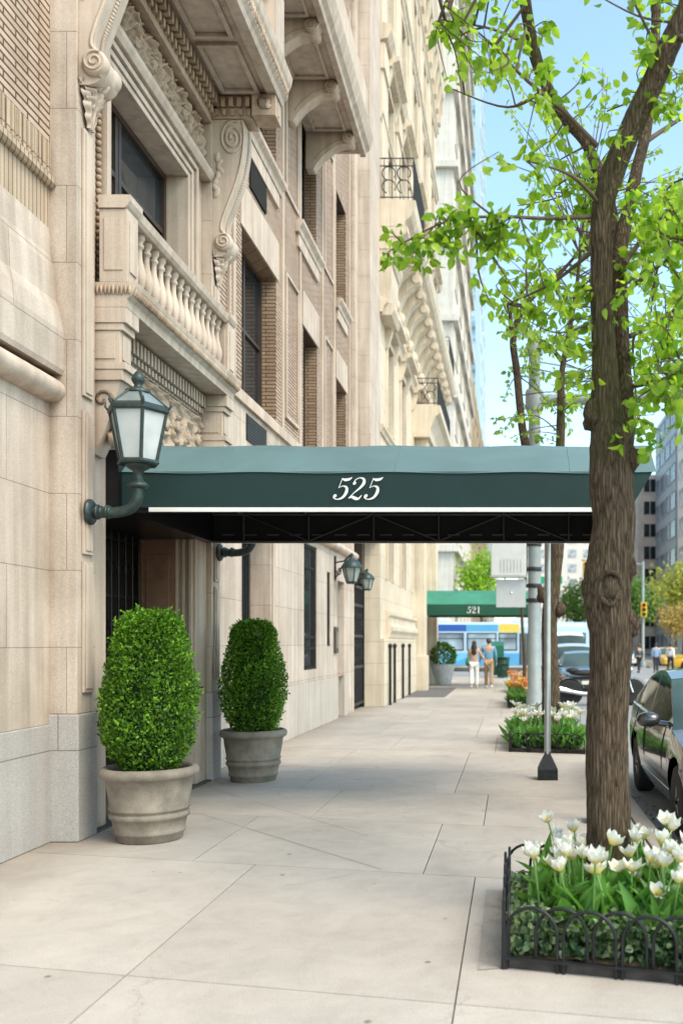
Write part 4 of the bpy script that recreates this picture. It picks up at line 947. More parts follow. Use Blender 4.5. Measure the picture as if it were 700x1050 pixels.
# potted shrub in a white urn by the far awning
e = empty('white_urn', 'round white urn holding a dark green shrub by the far stone pier', 'planter', (-2.75, 36.4, 0))
m = MB(); m.lathe([(.30, 0), (.34, .05), (.40, .3), (.46, .6), (.52, .74), (.5, .8), (.42, .78)], (0, 0, 0), 20); m.build('pot', mat('white_pot', (.6, .58, .54), .7, 0, .15), e)
n = 1500; v = rng.normal(size=(n, 3)); v /= np.linalg.norm(v, axis=1, keepdims=True)
e2 = empty('urn_shrub', 'dark green rounded shrub growing in the white urn', 'shrub', (-2.75, 36.4, .78)); leaves('foliage', v * np.array([.5, .5, .48]) * rng.uniform(.8, 1.05, (n, 1)) + [0, 0, .35], v + rng.normal(0, .5, (n, 3)), rng.uniform(.07, .12, n), BOXL, e2)
# ------------------------------------------------------------------ buildings beyond the cross street
def slab_building(name, label, x0, x1, y0, y1, z1, m_wall, nfl, ncx, ncy, m_trim=None, bands=0, wfrac=.5, face_x=1, glass=None, zg=0, facey=True):
    """box tower with window openings modelled as framed recess strips on the avenue face and on the face turned to the camera"""
    e = empty(name, label, 'building', ((x0 + x1) / 2, (y0 + y1) / 2, 0), world=True)
    m = MB(); m.box(x0, x1, y0, y1, 0, z1); m.build('wall', m_wall, e)
    fx = x1 if face_x > 0 else x0; sg = 1 if face_x > 0 else -1; fh = (z1 - zg) / nfl; cnt = 0
    proto = {}
    for k in range(nfl):
        za, zb2 = zg + k * fh + fh * .22, zg + k * fh + fh * .80
        for i in range(ncy):
            w_ = (y1 - y0) / ncy; ya, yb2 = y0 + (i + .5 - wfrac / 2) * w_, y0 + (i + .5 + wfrac / 2) * w_
            key = 'y'
            if key not in proto:
                m = MB(); b_ = (zb2 - za); d_ = (yb2 - ya)
                m.box(-.02, .03, -d_ / 2, d_ / 2, 0, b_); m2 = MB(); 
                for (p, q, r, s) in ((-d_ / 2 - .1, -d_ / 2, -.1, b_ + .1), (d_ / 2, d_ / 2 + .1, -.1, b_ + .1), (-d_ / 2, d_ / 2, b_, b_ + .1), (-d_ / 2 - .02, d_ / 2 + .02, -.12, 0), (-.05, .05, 0, b_)): m2.box(-.02, .09, p, q, r, s)
                o = m2.build('window', m_trim or m_wall, e); o2 = m.build('pane', glass or GLASS, o); proto[key] = (o, o2)
            else:
                o, o2 = proto[key]; o_ = o.copy(); COL.objects.link(o_); p_ = o2.copy(); COL.objects.link(p_); p_.parent = o_; o = o_
            o.location = Vector((fx, (ya + yb2) / 2, za)) - Vector(e.location)
            if sg < 0: o.rotation_euler = (0, 0, PI)
            cnt += 1
        for i in range(ncx if facey else 0):
            w_ = (x1 - x0) / ncx; xa, xb = x0 + (i + .5 - wfrac / 2) * w_, x0 + (i + .5 + wfrac / 2) * w_
            if 'x' not in proto:
                m = MB(); b_ = (zb2 - za); d_ = xb - xa
                m.box(-d_ / 2, d_ / 2, -.03, .02, 0, b_); m2 = MB()
                for (p, q, r, s) in ((-d_ / 2 - .1, -d_ / 2, -.1, b_ + .1), (d_ / 2, d_ / 2 + .1, -.1, b_ + .1), (-d_ / 2, d_ / 2, b_, b_ + .1), (-d_ / 2 - .02, d_ / 2 + .02, -.12, 0), (-.05, .05, 0, b_)): m2.box(p, q, -.09, .02, r, s)
                o = m2.build('window', m_trim or m_wall, e); o2 = m.build('pane', glass or GLASS, o); proto['x'] = (o, o2)
            else:
                o, o2 = proto['x']; o_ = o.copy(); COL.objects.link(o_); p_ = o2.copy(); COL.objects.link(p_); p_.parent = o_; o = o_
            o.location = Vector(((xa + xb) / 2, y0, za)) - Vector(e.location)
    if bands:
        for k in range(bands + 1):
            z = z1 * (k + .5) / (bands + .5)
            m = MB(); m.box(x0 - .1, x1 + .35, y0 - .35, y1 + .1, z, z + .45); m.build('band_course', m_trim or m_wall, e)
    return e
GREYST = wallmat('grey_white_stone', (.70, .66, .60), (.68, .64, .58), (.6, .56, .5), 1.6, .7, .01, mott=.1)
slab_building('corner_tower', 'tall pale stone tower with moulded bands on the corner across the side street', -22, -4.1, 64.5, 92, 72, GREYST, 14, 3, 5, bands=13)
slab_building('low_brick_block', 'beige block seen in a sliver past the pale stone tower', -22, -4.2, 96, 150, 30, wallmat('tan_brick', (.55, .44, .30), (.5, .4, .28), (.4, .33, .25), .4, .12, .01), 7, 3, 9)
BLUEG = glassmat('blue_glass', (.22, .36, .46), .12)
slab_building('glass_tower', 'slim blue glass tower rising behind the pale stone tower', -30, -5.15, 150, 175, 98, mat('tower_blue', (.42, .55, .62), .3, .1, .1, .05), 14, 3, 3, glass=BLUEG, wfrac=.8, m_trim=mat('tower_mullion', (.6, .66, .7), .4))
slab_building('white_office_block', 'white office block with ribbon windows on the right side of the avenue', 21.5, 42, 84, 121, 33, mat('white_panel', (.90, .86, .80), .7, 0, .05, .3), 9, 4, 6, face_x=-1, glass=glassmat('pale_glass', (.60, .60, .60), .5), wfrac=.7)  # wall and glass colours lifted to imitate street haze
slab_building('dark_tower', 'dark glass office tower behind the white block on the avenue', 21.6, 40, 122.5, 140, 34, mat('dark_cladding', (.30, .31, .33), .45, .1, .2, .3), 9, 4, 4, face_x=-1, glass=glassmat('slate_glass', (.16, .20, .26), .1), wfrac=.7)  # cladding paled, distance haze painted into its colour
slab_building('rose_brick_block', 'rose beige masonry block to the left of the dark tower', 19.2, 34, 142, 175, 27.5, wallmat('rose_brick', (.70, .58, .51), (.66, .54, .47), (.58, .48, .42), .5, .15, .01), 8, 4, 7, face_x=-1)
slab_building('pale_glass_block', 'pale green glass block far down the avenue', 21.5, 50, 200, 240, 36, mat('pale_green_panel', (.70, .80, .78), .4, 0, .08, .1), 9, 6, 6, face_x=-1, glass=glassmat('mint_glass', (.36, .46, .46), .1), wfrac=.75)
slab_building('far_stone_block', 'hazy pale stone block closing the far end of the avenue', 2, 46, 330, 360, 62, mat('hazy_stone', (.66, .60, .54), .9, 0, .08, .1), 12, 8, 1, glass=glassmat('hazy_glass', (.36, .38, .40), .2), wfrac=.55)  # haze is put into the pale stone and glass colours
slab_building('far_office_block', 'grey office block far behind the bus stop trees', -40, -4.5, 180, 230, 40, mat('grey_panel', (.5, .5, .5), .7, 0, .1, .2), 9, 4, 5)
# ------------------------------------------------------------------ vehicles
RUB = mat('tyre_rubber', (.018, .018, .018), .8, 0, .2); ALLOY = mat('alloy', (.42, .42, .43), .3, .9, .05); CHROME = mat('chrome', (.75, .75, .76), .12, 1.0, .02); BLK = mat('black_plastic', (.015, .015, .016), .5)
CARGL = glassmat('car_glass', (.04, .065, .06), .02); LAMP = mat('headlamp', (.6, .62, .63), .1, .3); TAIL = mat('tail_lamp', (.35, .02, .02), .25)
def wheel(parent, x, y, r, w=.2, side=1, spokes=5):
    Mx = Matrix.Rotation(PI / 2, 4, 'Y')
    m = MB(); m.lathe([(r * .66, -w / 2), (r * .93, -w / 2), (r, -w / 2 + .025), (r, w / 2 - .025), (r * .93, w / 2), (r * .66, w / 2)], (x, y, r), 32, M=Mx); t = m.build('wheel', RUB, parent)
    m = MB(); m.lathe([(r * .66, -w * .45), (r * .70, -w * .5), (r * .70, w * .5), (r * .66, w * .45), (r * .6, w * .2), (r * .6, -w * .2)], (x, y, r), 32, M=Mx, closed=True); xf = x + side * w * .40
    m.lathe([(0, -.02), (r * .17, -.02), (r * .17, .02), (0, .025)], (xf, y, r), 16, M=Mx)
    for k in range(spokes):
        for dd in (-.09, .09):
            a = 2 * PI * k / spokes + .3; m.tube([(xf, y + r * .12 * math.cos(a), r + r * .12 * math.sin(a)), (xf, y + r * .66 * math.cos(a + dd), r + r * .66 * math.sin(a + dd))], [r * .08, r * .05], 5)
    m.build('rim', ALLOY, t)
    m = MB(); m.lathe([(0, -.01), (r * .6, -.01), (r * .6, .01), (0, .01)], (x, y, r), 20, M=Mx); m.build('brake_disc', BLK, t)
def car(name, label, cat, loc, rz, paint, Ln=4.65, W=1.82, belt=((0, .62), (.05, .70), (.9, .86), (1.3, .93), (2.4, .95), (3.7, 1.0), (4.3, 1.04), (4.6, .98), (4.65, .9)),
        roof=((1.25, .0), (1.32, .92), (2.2, 1.38), (2.6, 1.45), (3.0, 1.45), (3.5, 1.36), (4.15, 1.06), (4.2, .0)), wsh=(1.3, 2.2), rwn=(3.45, 4.2), axles=(.92, 3.62), wr=.33, pillars=((2.78, 2.88), (3.5, 3.62)), sill=.24, group=None, detail=True):
    e = empty(name, label, cat, loc, rz, group=group)
    bx_, bz = zip(*belt); rx, rz_ = zip(*roof); hw0 = W / 2
    us = sorted(set(np.round(np.concatenate([np.linspace(0, Ln, 84)] + [np.linspace(a - wr - .09, a + wr + .09, 30) for a in axles] + [np.array([p for q in pillars for p in q] + list(wsh) + list(rwn))]), 4)))
    us = [u for u in us if 0 <= u <= Ln]
    hw = lambda u: hw0 * min(1, .70 + .30 * (min(1, u / .65)) ** .5) * min(1, .80 + .20 * (min(1, (Ln - u) / .6)) ** .5)
    zb_ = lambda u: lerpl(bx_, bz, u); zr_ = lambda u: max(zb_(u), lerpl(rx, rz_, u)) if rx[0] <= u <= rx[-1] else zb_(u)
    def zl(u):
        z = sill + (.04 if u < .2 or u > Ln - .2 else 0)
        for a in axles:
            R = wr + .065
            if abs(u - a) < R: z = max(z, wr + math.sqrt(R * R - (u - a) ** 2))
        return z
    def X(u, t): return hw(u) * (1 - .07 * max(0, .5 - t) ** 2 * 4 - .055 * max(0, t - .55) ** 2 * 5 + (.008 if .62 < t < .7 else 0))
    nr = 11; body = MB(); gl = MB()
    def sidecol(u, sg): 
        z0, z1 = zl(u), zb_(u); full0 = sill
        out = []
        for k in range(nr):
            z = z0 + (z1 - z0) * k / (nr - 1); t = (z - full0) / max(.05, z1 - full0); out.append((sg * X(u, t), u - Ln * 0, z))
        return out
    for sg in (1, -1):
        vs = []; [vs.extend(sidecol(u, sg)) for u in us]
        fs = [(i * nr + k, (i + 1) * nr + k, (i + 1) * nr + k + 1, i * nr + k + 1) for i in range(len(us) - 1) for k in range(nr - 1)]
        body.add(vs, fs if sg > 0 else [f[::-1] for f in fs], True)
    # decks, roof and glasshouse
    nc = 9
    def xt(u): return X(u, 1.0)
    def xr(u): return xt(u) - .30 * (zr_(u) - zb_(u)) ** 1.0 - .02 * (1 if zr_(u) > zb_(u) + .02 else 0)
    caps = []
    for u in us:
        x1, z1 = xr(u), zr_(u); caps.append([(x1 * (2 * k / (nc - 1) - 1), u, z1 + .045 * (1 - (2 * k / (nc - 1) - 1) ** 2)) for k in range(nc)])
    for i in range(len(us) - 1):
        um = (us[i] + us[i + 1]) / 2; isg = (wsh[0] + .04 < um < wsh[1] - .02) or (rwn[0] + .03 < um < rwn[1] - .05)
        for k in range(nc - 1):
            tgt = gl if (isg and 0 < k < nc - 2) or (isg and k in (0, nc - 2)) else body
            tgt.add([caps[i][k], caps[i][k + 1], caps[i + 1][k + 1], caps[i + 1][k]], [(0, 1, 2, 3)], True)
    fr = [0, .05, .90, 1.0]
    for sg in (1, -1):
        for i in range(len(us) - 1):
            u0, u1 = us[i], us[i + 1]; um = (u0 + u1) / 2
            if zr_(u0) - zb_(u0) < .005 and zr_(u1) - zb_(u1) < .005: continue
            def pt(u, f): 
                z = zb_(u) + (zr_(u) - zb_(u)) * f; a, b = xt(u), xr(u); ff = f; return (sg * (a - .02 * (f > 0) + (b - a + .02) * ff), u, z)
            for k in range(3):
                q = [pt(u0, fr[k]), pt(u1, fr[k]), pt(u1, fr[k + 1]), pt(u0, fr[k + 1])]
                isg = k == 1 and not any(a <= um <= b for a, b in pillars) and wsh[0] + .22 < um < rwn[1] - .32
                (gl if isg else body).add(q if sg > 0 else q[::-1], [(0, 1, 2, 3)], True)
    for u, fl in ((us[0], 1), (us[-1], 0)):
        a, b = sidecol(u, -1), sidecol(u, 1); vs = a + b; fs = [(k, nr + k, nr + k + 1, k + 1) for k in range(nr - 1)]; body.add(vs, fs if fl else [f[::-1] for f in fs], True)
    body.build('body', paint, e); gl.build('windows', CARGL, e)
    m = MB(); m.box(-hw0 + .16, hw0 - .16, .25, Ln - .25, sill - .04, .62); m.build('underbody', BLK, e)
    for a in axles:
        for s in (1, -1): wheel(e, s * (hw0 - .125), a, wr, .2, s)
    if not detail: 
        for s in (1, -1):
            m = MB(); m.blob((s * hw0 * .62, .06, .62), (.16, .06, .07)); m.build('headlight', LAMP, e)
        return e
    for s in (1, -1):
        m = MB(); m.grid(8, 4, lambda u, v: (s * (hw(.03 + .45 * u) * (.98 if u > .5 else .9 + .08 * u * 2) + .006), .03 + .45 * u, .60 + .05 * u + (.10 - .05 * u) * v), True, s < 0); m.build('headlight', LAMP, e)
        m = MB(); M = Matrix.Translation((s * (hw0 + .11), 1.72, 1.0)) @ Matrix.Rotation(s * .15, 4, 'Z'); m.blob((0, 0, 0), (.125, .085, .075), 3, .08, 14, M=M); m.tube([(s * (hw0 - .12), 1.66, .95), (s * (hw0 + .02), 1.70, .965)], [.035, .028], 8); mi = m.build('mirror', paint, e)
        m = MB(); m.blob((s * (hw0 + .11), 1.76, 1.0), (.105, .06, .06), 0, 0, 12); m.build('mirror_glass', CHROME, mi)
        for (a, b) in ((1.62, 2.80), (2.84, 3.55)):     # door shut lines and handles
            m = MB()
            for uu in (a, b): m.tube([(s * (X(uu, t) + .0015), uu + (.10 * (1 - t) if uu == b and b > 3 else 0) * 2, sill + .06 + (zb_(uu) - sill - .06) * t) for t in np.linspace(.02, 1, 9)], .0045, 4)
            m.tube([(s * (X(u, .06) + .002), u, sill + .09) for u in np.linspace(a, b, 8)], .0045, 4); d_ = m.build('door_seam', BLK, e)
            m = MB(); m.tube([(s * (X(b - .1, .86) + .004), b - .28, .86), (s * (X(b - .1, .86) + .03), b - .25, .865), (s * (X(b - .1, .86) + .03), b - .10, .865), (s * (X(b - .1, .86) + .004), b - .07, .86)], .014, 8); m.build('handle', CHROME, d_)
        m = MB(); m.tube([(s * (xt(u) - .0), u, zb_(u) + .012) for u in np.linspace(1.55, 3.9, 14)], .010, 6); m.build('window_trim', CHROME, e)
        m = MB(); m.tube([(s * (X(u, .12) + .004), u, sill + .13) for u in np.linspace(1.3, 3.2, 8)], .014, 6); m.build('sill_trim', CHROME, e)
    m = MB()
    for k in range(6): m.box(-.42, .42, -.02, .01, .40 + k * .045, .42 + k * .045)
    m.build('grille', CHROME, e)
    m = MB(); m.box(-.5, .5, -.012, .02, .26, .37); m.build('bumper_intake', BLK, e)
    m = MB(); m.tube([(-.45, 1.36, .985), (-.1, 1.46, 1.02), (.3, 1.52, 1.04)], .012, 5); m.tube([(.1, 1.36, .99), (.3, 1.48, 1.02), (.55, 1.6, 1.04)], .012, 5); m.build('wiper', BLK, e)
    m = MB(); m.box(-.26, .26, -.03, -.012, .40, .52); m.build('plate', mat('plate_white', (.7, .68, .6), .5), e)
    return e
def paint(name, c, rough=.25): return mat(name, c, rough, 0.0, .03, 2, 0, coat=.9)
car('sedan', 'black sedan parked at the kerb facing the camera, cropped beside the tree trunk', 'car', (1.45 + .91, 7.43, -.148), 0, paint('charcoal_paint', (.035, .035, .037), .14))
SUVB = ((0, .72), (.06, .85), (.9, 1.0), (1.2, 1.05), (2.4, 1.08), (4.2, 1.1), (4.6, 1.08), (4.7, .9)); SUVR = ((1.1, 0), (1.15, 1.05), (1.95, 1.62), (2.3, 1.72), (3.9, 1.72), (4.3, 1.62), (4.62, 1.12), (4.64, 0))
car('sedan', 'dark sedan with a green tinted windscreen parked behind the motorcycle', 'car', (2.55, 30.6, -.148), 0, paint('dark_blue_paint', (.03, .035, .04)), group='cars parked along the kerb', detail=True)
car('suv', 'pale blue grey sport utility car parked behind the dark sedan', 'car', (2.5, 35.9, -.148), 0, paint('silver_blue_paint', (.42, .48, .52)), 4.7, 1.9, SUVB, SUVR, (1.15, 1.95), (4.2, 4.63), (.95, 3.75), .36, ((2.55, 2.66), (3.5, 3.62)), .3, 'cars parked along the kerb')
VANB = ((0, .8), (.1, 1.0), (.6, 1.15), (.9, 1.2), (5.2, 1.25), (5.3, 1.2)); VANR = ((.85, 0), (.9, 1.2), (1.6, 2.1), (1.9, 2.25), (5.1, 2.25), (5.25, 2.1), (5.28, 0))
car('van', 'white van with a high roof, last in the kerbside row before the corner', 'van', (2.6, 40.9, -.148), 0, paint('white_paint', (.75, .76, .76)), 5.3, 1.98, VANB, VANR, (.9, 1.6), (5.2, 5.28), (.95, 4.2), .36, ((1.9, 2.0), (2.6, 5.3)), .3, 'cars parked along the kerb')
YEL = paint('taxi_yellow', (.75, .42, .03))
def far_car(label, loc, rz, p, suv=False, nm='sedan'):
    if suv: return car('suv', label, 'car', loc, rz, p, 4.7, 1.9, SUVB, SUVR, (1.15, 1.95), (4.2, 4.63), (.95, 3.75), .36, ((2.55, 2.66), (3.5, 3.62)), .3, 'traffic at the crossing', False)
    return car(nm, label, 'car' if nm == 'sedan' else 'taxi', loc, rz, p, group='traffic at the crossing', detail=False)
far_car('yellow taxi waiting at the crossing behind three pedestrians', (10.2, 60.0, -.146), -PI / 2, YEL, nm='taxi')
far_car('white sport utility car at the crossing just behind the pedestrians', (14.6, 57.6, -.146), -PI / 2, paint('white_paint', (.75, .76, .76)), True)
far_car('orange yellow taxi heading down the avenue beside the yellow leaved tree', (11.5, 66, -.148), 0, YEL, nm='taxi')
far_car('white sedan on the avenue farther past the crossing', (8.6, 70, -.148), 0, paint('white_paint', (.75, .76, .76)))
far_car('grey sedan on the avenue far past the crossing', (5.6, 78, -.148), 0, paint('grey_paint', (.2, .21, .22)))
# ------------------------------------------------------------------ city bus on the cross street (drives along x)
def bus():
    e = empty('city_bus', 'white and blue city bus with a yellow panel crossing the side street behind the couple', 'bus', (0, 58.2, -.146))
    x0, x1, d0, d1, Hh = -7.2, 4.9, 0, 2.6, 3.1
    m = MB(); pr = [(d0, .35), (d0, 2.8), (d0 + .12, 3.0), (d0 + .35, Hh), (d1 - .35, Hh), (d1 - .12, 3.0), (d1, 2.8), (d1, .35)]; m.profX(pr[::-1], x0, x1); m.build('body', paint('bus_white', (.46, .62, .76)), e, .03)
    def plate(nm, mt, xa, xb, za, zb2, off=.004): q = MB(); q.box(xa, xb, d0 - off, d0 + .01, za, zb2); return q.build(nm, mt, e)
    B_ = mat('bus_blue', (.10, .36, .62), .35, 0, .1, .4, coat=.4); DB = mat('bus_deep_blue', (.03, .10, .38), .35, 0, .1); YB = mat('bus_yellow', (.74, .55, .10), .4)
    plate('lower_panel', B_, x0 + .05, 1.2, .38, 1.15, .006); q = MB(); q.add([(-5.2, -.009, .4), (-4.0, -.009, .4), (-2.2, -.009, 1.14), (-4.4, -.009, 1.14)], [(0, 1, 2, 3)]); q.build('lower_panel', mat('bus_sky', (.16, .50, .75), .35), e)
    q = MB(); q.add([(-5.4, -.011, 1.0), (-4.7, -.011, 1.14), (-5.0, -.011, 1.3), (-6.5, -.011, 1.3)], [(0, 1, 2, 3)]); q.build('lower_panel', YB, e)
    plate('roof_panel', DB, -4.8, -2.9, 2.52, 2.95, .005); plate('roof_panel', B_, -2.9, -.9, 2.52, 2.95, .005); plate('roof_panel', YB, -.85, .45, 2.45, 3.0, .008)
    for (a, b) in ((-6.9, -5.2), (-5.1, -3.05), (-2.85, -1.0), (-.85, .3), (1.6, 2.9), (3.0, 4.6)):
        w_ = plate('window', glassmat('bus_glass', (.30, .38, .44), .05), a, b, 1.32, 2.42, .012)
        q = MB()
        for (xa, xb, za, zb2) in ((a, a + .06, 1.32, 2.42), (b - .06, b, 1.32, 2.42), (a + .06, b - .06, 2.05, 2.09), (a + .06, b - .06, 1.32, 1.38), (a + .06, b - .06, 2.36, 2.42)): q.box(xa, xb, -.03, -.0125, za, zb2)
        q.build('frame', BLK, w_)
    dd = plate('door', mat('bus_door', (.10, .13, .15), .15), .45, 1.5, .42, 2.4, .014); q = MB()
    for xa in (.45, .95, 1.44): q.box(xa, xa + .06, -.03, -.0145, .42, 2.4)
    q.build('frame', BLK, dd)
    for x in (-5.9, -1.0 + 3.2): 
        for y, s in ((.18, -1), (2.42, 1)):
            m = MB(); Mx = Matrix.Rotation(PI / 2, 4, 'X'); m.lathe([(.3, -.14), (.46, -.14), (.48, -.1), (.48, .1), (.46, .14), (.3, .14)], (x, y, .48), 24, M=Mx); t = m.build('wheel', RUB, e); m = MB(); m.lathe([(0, -.15), (.2, -.16), (.29, -.13), (.29, .13), (.2, .16), (0, .15)], (x, y, .48), 18, M=Mx); m.build('rim', ALLOY, t)
    m = MB()
    for x in (-6.2, 0): m.box(x, x + 2.2, .5, 2.1, Hh + .001, Hh + .22)
    m.build('roof_unit', mat('bus_roof', (.6, .62, .64), .5), e, .04)
    for z in (.9,):
        m = MB(); m.blob((x1 - .02, .4, z), (.06, .14, .1)); m.build('headlight', LAMP, e); m = MB(); m.blob((x1 - .02, 2.2, z), (.06, .14, .1)); m.build('headlight', LAMP, e)
bus()
# ------------------------------------------------------------------ motorcycle, parked across the kerb line
def motorcycle(loc, rz):
    e = empty('motorcycle', 'black motorcycle with a chrome exhaust parked across the kerb behind the tree', 'motorcycle', loc, rz)
    # local x forward; wheels at x = -.7 and .72
    My = Matrix.Rotation(PI / 2, 4, 'X')
    for x in (-.70, .74):
        m = MB(); m.lathe([(.23, -.06), (.28, -.07), (.315, -.03), (.32, 0), (.315, .03), (.28, .07), (.23, .06)], (x, 0, .32), 26, M=My, closed=False); t = m.build('wheel', RUB, e)
        m = MB(); m.lathe([(.225, -.04), (.24, -.04), (.24, .04), (.225, .04)], (x, 0, .32), 26, M=My); m.lathe([(0, -.06), (.05, -.06), (.05, .06), (0, .06)], (x, 0, .32), 12, M=My)
        for k in range(10): a = k * PI / 5; m.tube([(x, 0, .32), (x + .23 * math.cos(a), 0, .32 + .23 * math.sin(a))], .008, 4)
        m.build('rim', CHROME, t)
        m = MB(); m.grid(12, 5, lambda u, v: (x + .36 * math.cos(.3 + u * 2.4), (v - .5) * .16, .32 + .36 * math.sin(.3 + u * 2.4) - .04 * abs(v - .5))); m.build('fender', paint('black_paint', (.012, .012, .014)), e)
    P_ = paint('black_paint', (.012, .012, .014))
    m = MB(); m.blob((.16, 0, .84), (.32, .15, .15), 2, .1, 16); m.build('tank', P_, e)
    m = MB(); m.blob((-.33, 0, .78), (.36, .14, .075), 4, .1, 14); m.blob((-.62, 0, .84), (.16, .12, .07), 4, .1, 12); m.build('seat', mat('seat_leather', (.015, .014, .013), .6, bump=.2), e)
    m = MB(); m.tube([(.5, 0, .95), (.1, 0, .70), (-.2, 0, .66), (-.7, 0, .66)], .028, 8); m.tube([(.48, 0, .9), (.35, 0, .45), (.15, 0, .28), (-.3, 0, .3), (-.70, .09, .32)], .024, 8); m.tube([(-.3, 0, .3), (-.70, -.09, .32)], .024, 8); m.build('frame', BLK, e)
    m = MB(); m.box(-.18, .26, -.14, .14, .30, .50); m.lathe([(.09, 0), (.10, .02), (.085, .04), (.10, .06), (.085, .08), (.10, .10), (.085, .12), (.1, .14), (.08, .22)], (.18, 0, .46), 14, M=None); m.lathe([(.0, -.2), (.10, -.2), (.11, 0), (.10, .2), (0, .2)], (-.02, 0, .40), 16, M=My); m.build('engine', mat('engine_alloy', (.30, .30, .31), .35, .9, .2), e, .01)
    for y in (-.16, -.2):
        m = MB(); m.tube([(.24, y * .6, .5), (.28, y, .38), (.1, y, .26), (-.45, y, .30), (-1.0, y, .40 + (y + .2))], [.025, .028, .03, .05, .055], 10); m.build('exhaust', CHROME, e)
    m = MB()
    for y in (-.09, .09): m.tube([(.74, y, .32), (.54, y, .95)], .024, 8)
    m.box(.5, .58, -.12, .12, .88, .95); m.build('fork', CHROME, e)
    m = MB(); m.tube([(.36, -.40, 1.0), (.46, -.22, 1.03), (.5, -.08, 1.0), (.5, .08, 1.0), (.46, .22, 1.03), (.36, .40, 1.0)], .016, 8)
    for s in (1, -1): m.tube([(.36, .40 * s, 1.0), (.30, .44 * s, .99)], .024, 8); m.tube([(.45, .24 * s, 1.03), (.42, .3 * s, 1.17)], .008, 5); m.blob((.42, .32 * s, 1.18), (.015, .07, .04))
    m.build('handlebar', BLK, e)
    m = MB(); m.blob((.66, 0, .86), (.10, .10, .10), 0, 0, 14); m.build('headlight', CHROME, e); m = MB(); m.blob((-.92, 0, .68), (.04, .06, .04)); m.build('tail_light', TAIL, e)
    m = MB(); m.tube([(0, .12, .3), (-.1, .3, .01)], .014, 6); m.build('kickstand', BLK, e)
motorcycle((2.47, 26.2, -.148), .05); bpy.data.objects['motorcycle'].scale = (1.24, 1.15, 1.18)
# ------------------------------------------------------------------ traffic mast with cabinet and sign backs
e = empty('traffic_mast', 'pale grey steel traffic mast with cabinet, sign plates and a horizontal arm above the awning', 'traffic mast', (.53, 22.3, 0))
STEEL = mat('mast_steel', (.23, .265, .265), .6, .1, .15, 3)
m = MB(); m.lathe([(.26, 0), (.26, .08), (.2, .12), (.19, .5), (.165, .52), (.15, 4), (.14, 8.9), (.15, 8.92), (.15, 9.0), (0, 9.05)], (0, 0, 0), 20); m.build('pole', STEEL, e)
m = MB(); m.tube([(0, 0, 7.45), (2, 0, 7.5), (7.5, 0, 7.75)], [.15, .14, .09], 12); m.tube([(0, 0, 8.4), (1.2, 0, 8.2), (2.4, 0, 7.55)], .02, 6); ar = m.build('mast_arm', STEEL, e)
m = MB(); m.lathe([(.2, 7.2), (.22, 7.25), (.22, 7.65), (.2, 7.7)], (0, 0, 0), 14); m.lathe([(.2, 8.55), (.21, 8.6), (.21, 8.75), (.2, 8.8)], (0, 0, 0), 14); m.build('collar', STEEL, e)
m = MB(); m.box(-1.04, -.2, -.2, .16, 3.22, 4.12); cb = m.build('cabinet', mat('cabinet_grey', (.56, .57, .56), .5, .1, .06), e, .015)
m = MB()
for k in range(7): m.box(-.82 + k * .08, -.80 + k * .08, -.208, -.2, 3.3, 3.62)
m.box(-1.05, -.19, -.215, .17, 3.19, 3.219); m.build('vent_rib', mat('cabinet_dark', (.40, .41, .41), .5), cb)
m = MB(); m.box(-.92, -.21, -.06, -.04, 2.47, 3.14); sg_ = m.build('sign_back', mat('sign_aluminium', (.50, .51, .52), .45, .3, .05), e, .01)
m = MB(); m.blob((-.56, -.065, 2.82), (.03, .015, .03)); m.build('bolt', CHROME, sg_)
m = MB()
for z in (2.6, 2.95, 3.35, 3.95): m.box(-.22, -.1, -.05, .05, z, z + .08); m.lathe([(.17, z - .01), (.175, z), (.175, z + .08), (.17, z + .09)], (0, 0, 0), 14)
m.build('clamp', BLK, e)
SIG = mat('signal_yellow', (.75, .42, .02), .5)
def signal(parent, x, y, z, w=.34):
    m = MB(); m.box(x - w / 2, x + w / 2, y - .12, y + .12, z, z + 1.0); s_ = m.build('signal_head', SIG, parent, .02)
    for k, c in enumerate(((.05, .25, .08), (.3, .2, .03), (.4, .02, .02))):
        m = MB(); m.lathe([(0, 0), (.1, 0), (.12, .12), (.13, .12), (.11, 0)], (x, y - .12, z + .18 + k * .32), 12, M=Matrix.Rotation(PI / 2, 4, 'X')); m.build('signal_lens', mat('lens_%d' % k, c, .3), s_)
m = None
signal(e, 5.2, 0, 6.6); signal(e, 7.3, 0, 6.65)
e = empty('corner_signal', 'yellow traffic signal on a grey post at the far corner by the pedestrians', 'traffic signal', (8.9, 63.2, 0))
m = MB(); m.lathe([(.2, 0), (.2, .3), (.1, .35), (.08, 7.2), (0, 7.25)], (0, 0, 0), 12); m.build('post', STEEL, e)
m = MB(); m.tube([(0, 0, 7.0), (-4.2, 0, 7.3)], .06, 8); m.tube([(0, 0, 3.2), (-.6, 0, 3.2)], .05, 6); m.build('mast_arm', STEEL, e)
signal(e, 0, -.3, 3.4, .4); signal(e, -3.9, 0, 6.2, .42)
e = empty('street_sign', 'green street name plate on a thin post at the corner beyond the second tree', 'sign', (1.0, 43.6, 0))
m = MB(); m.tube([(0, 0, 0), (0, 0, 4.75)], .05, 8); m.build('post', STEEL, e)
m = MB(); m.box(.06, 1.35, -.02, .02, 4.42, 4.76); m.build('name_plate', mat('sign_green', (.01, .30, .14), .5, 0, .05), e, .01)
e = empty('litter_bin', 'dark green wire litter bin standing at the corner behind the couple', 'bin', (-.45, 43.2, 0))
m = MB()
for k in range(22): a = 2 * PI * k / 22; m.tube([(.24 * math.cos(a), .24 * math.sin(a), .03), (.31 * math.cos(a), .31 * math.sin(a), .95)], .012, 4)
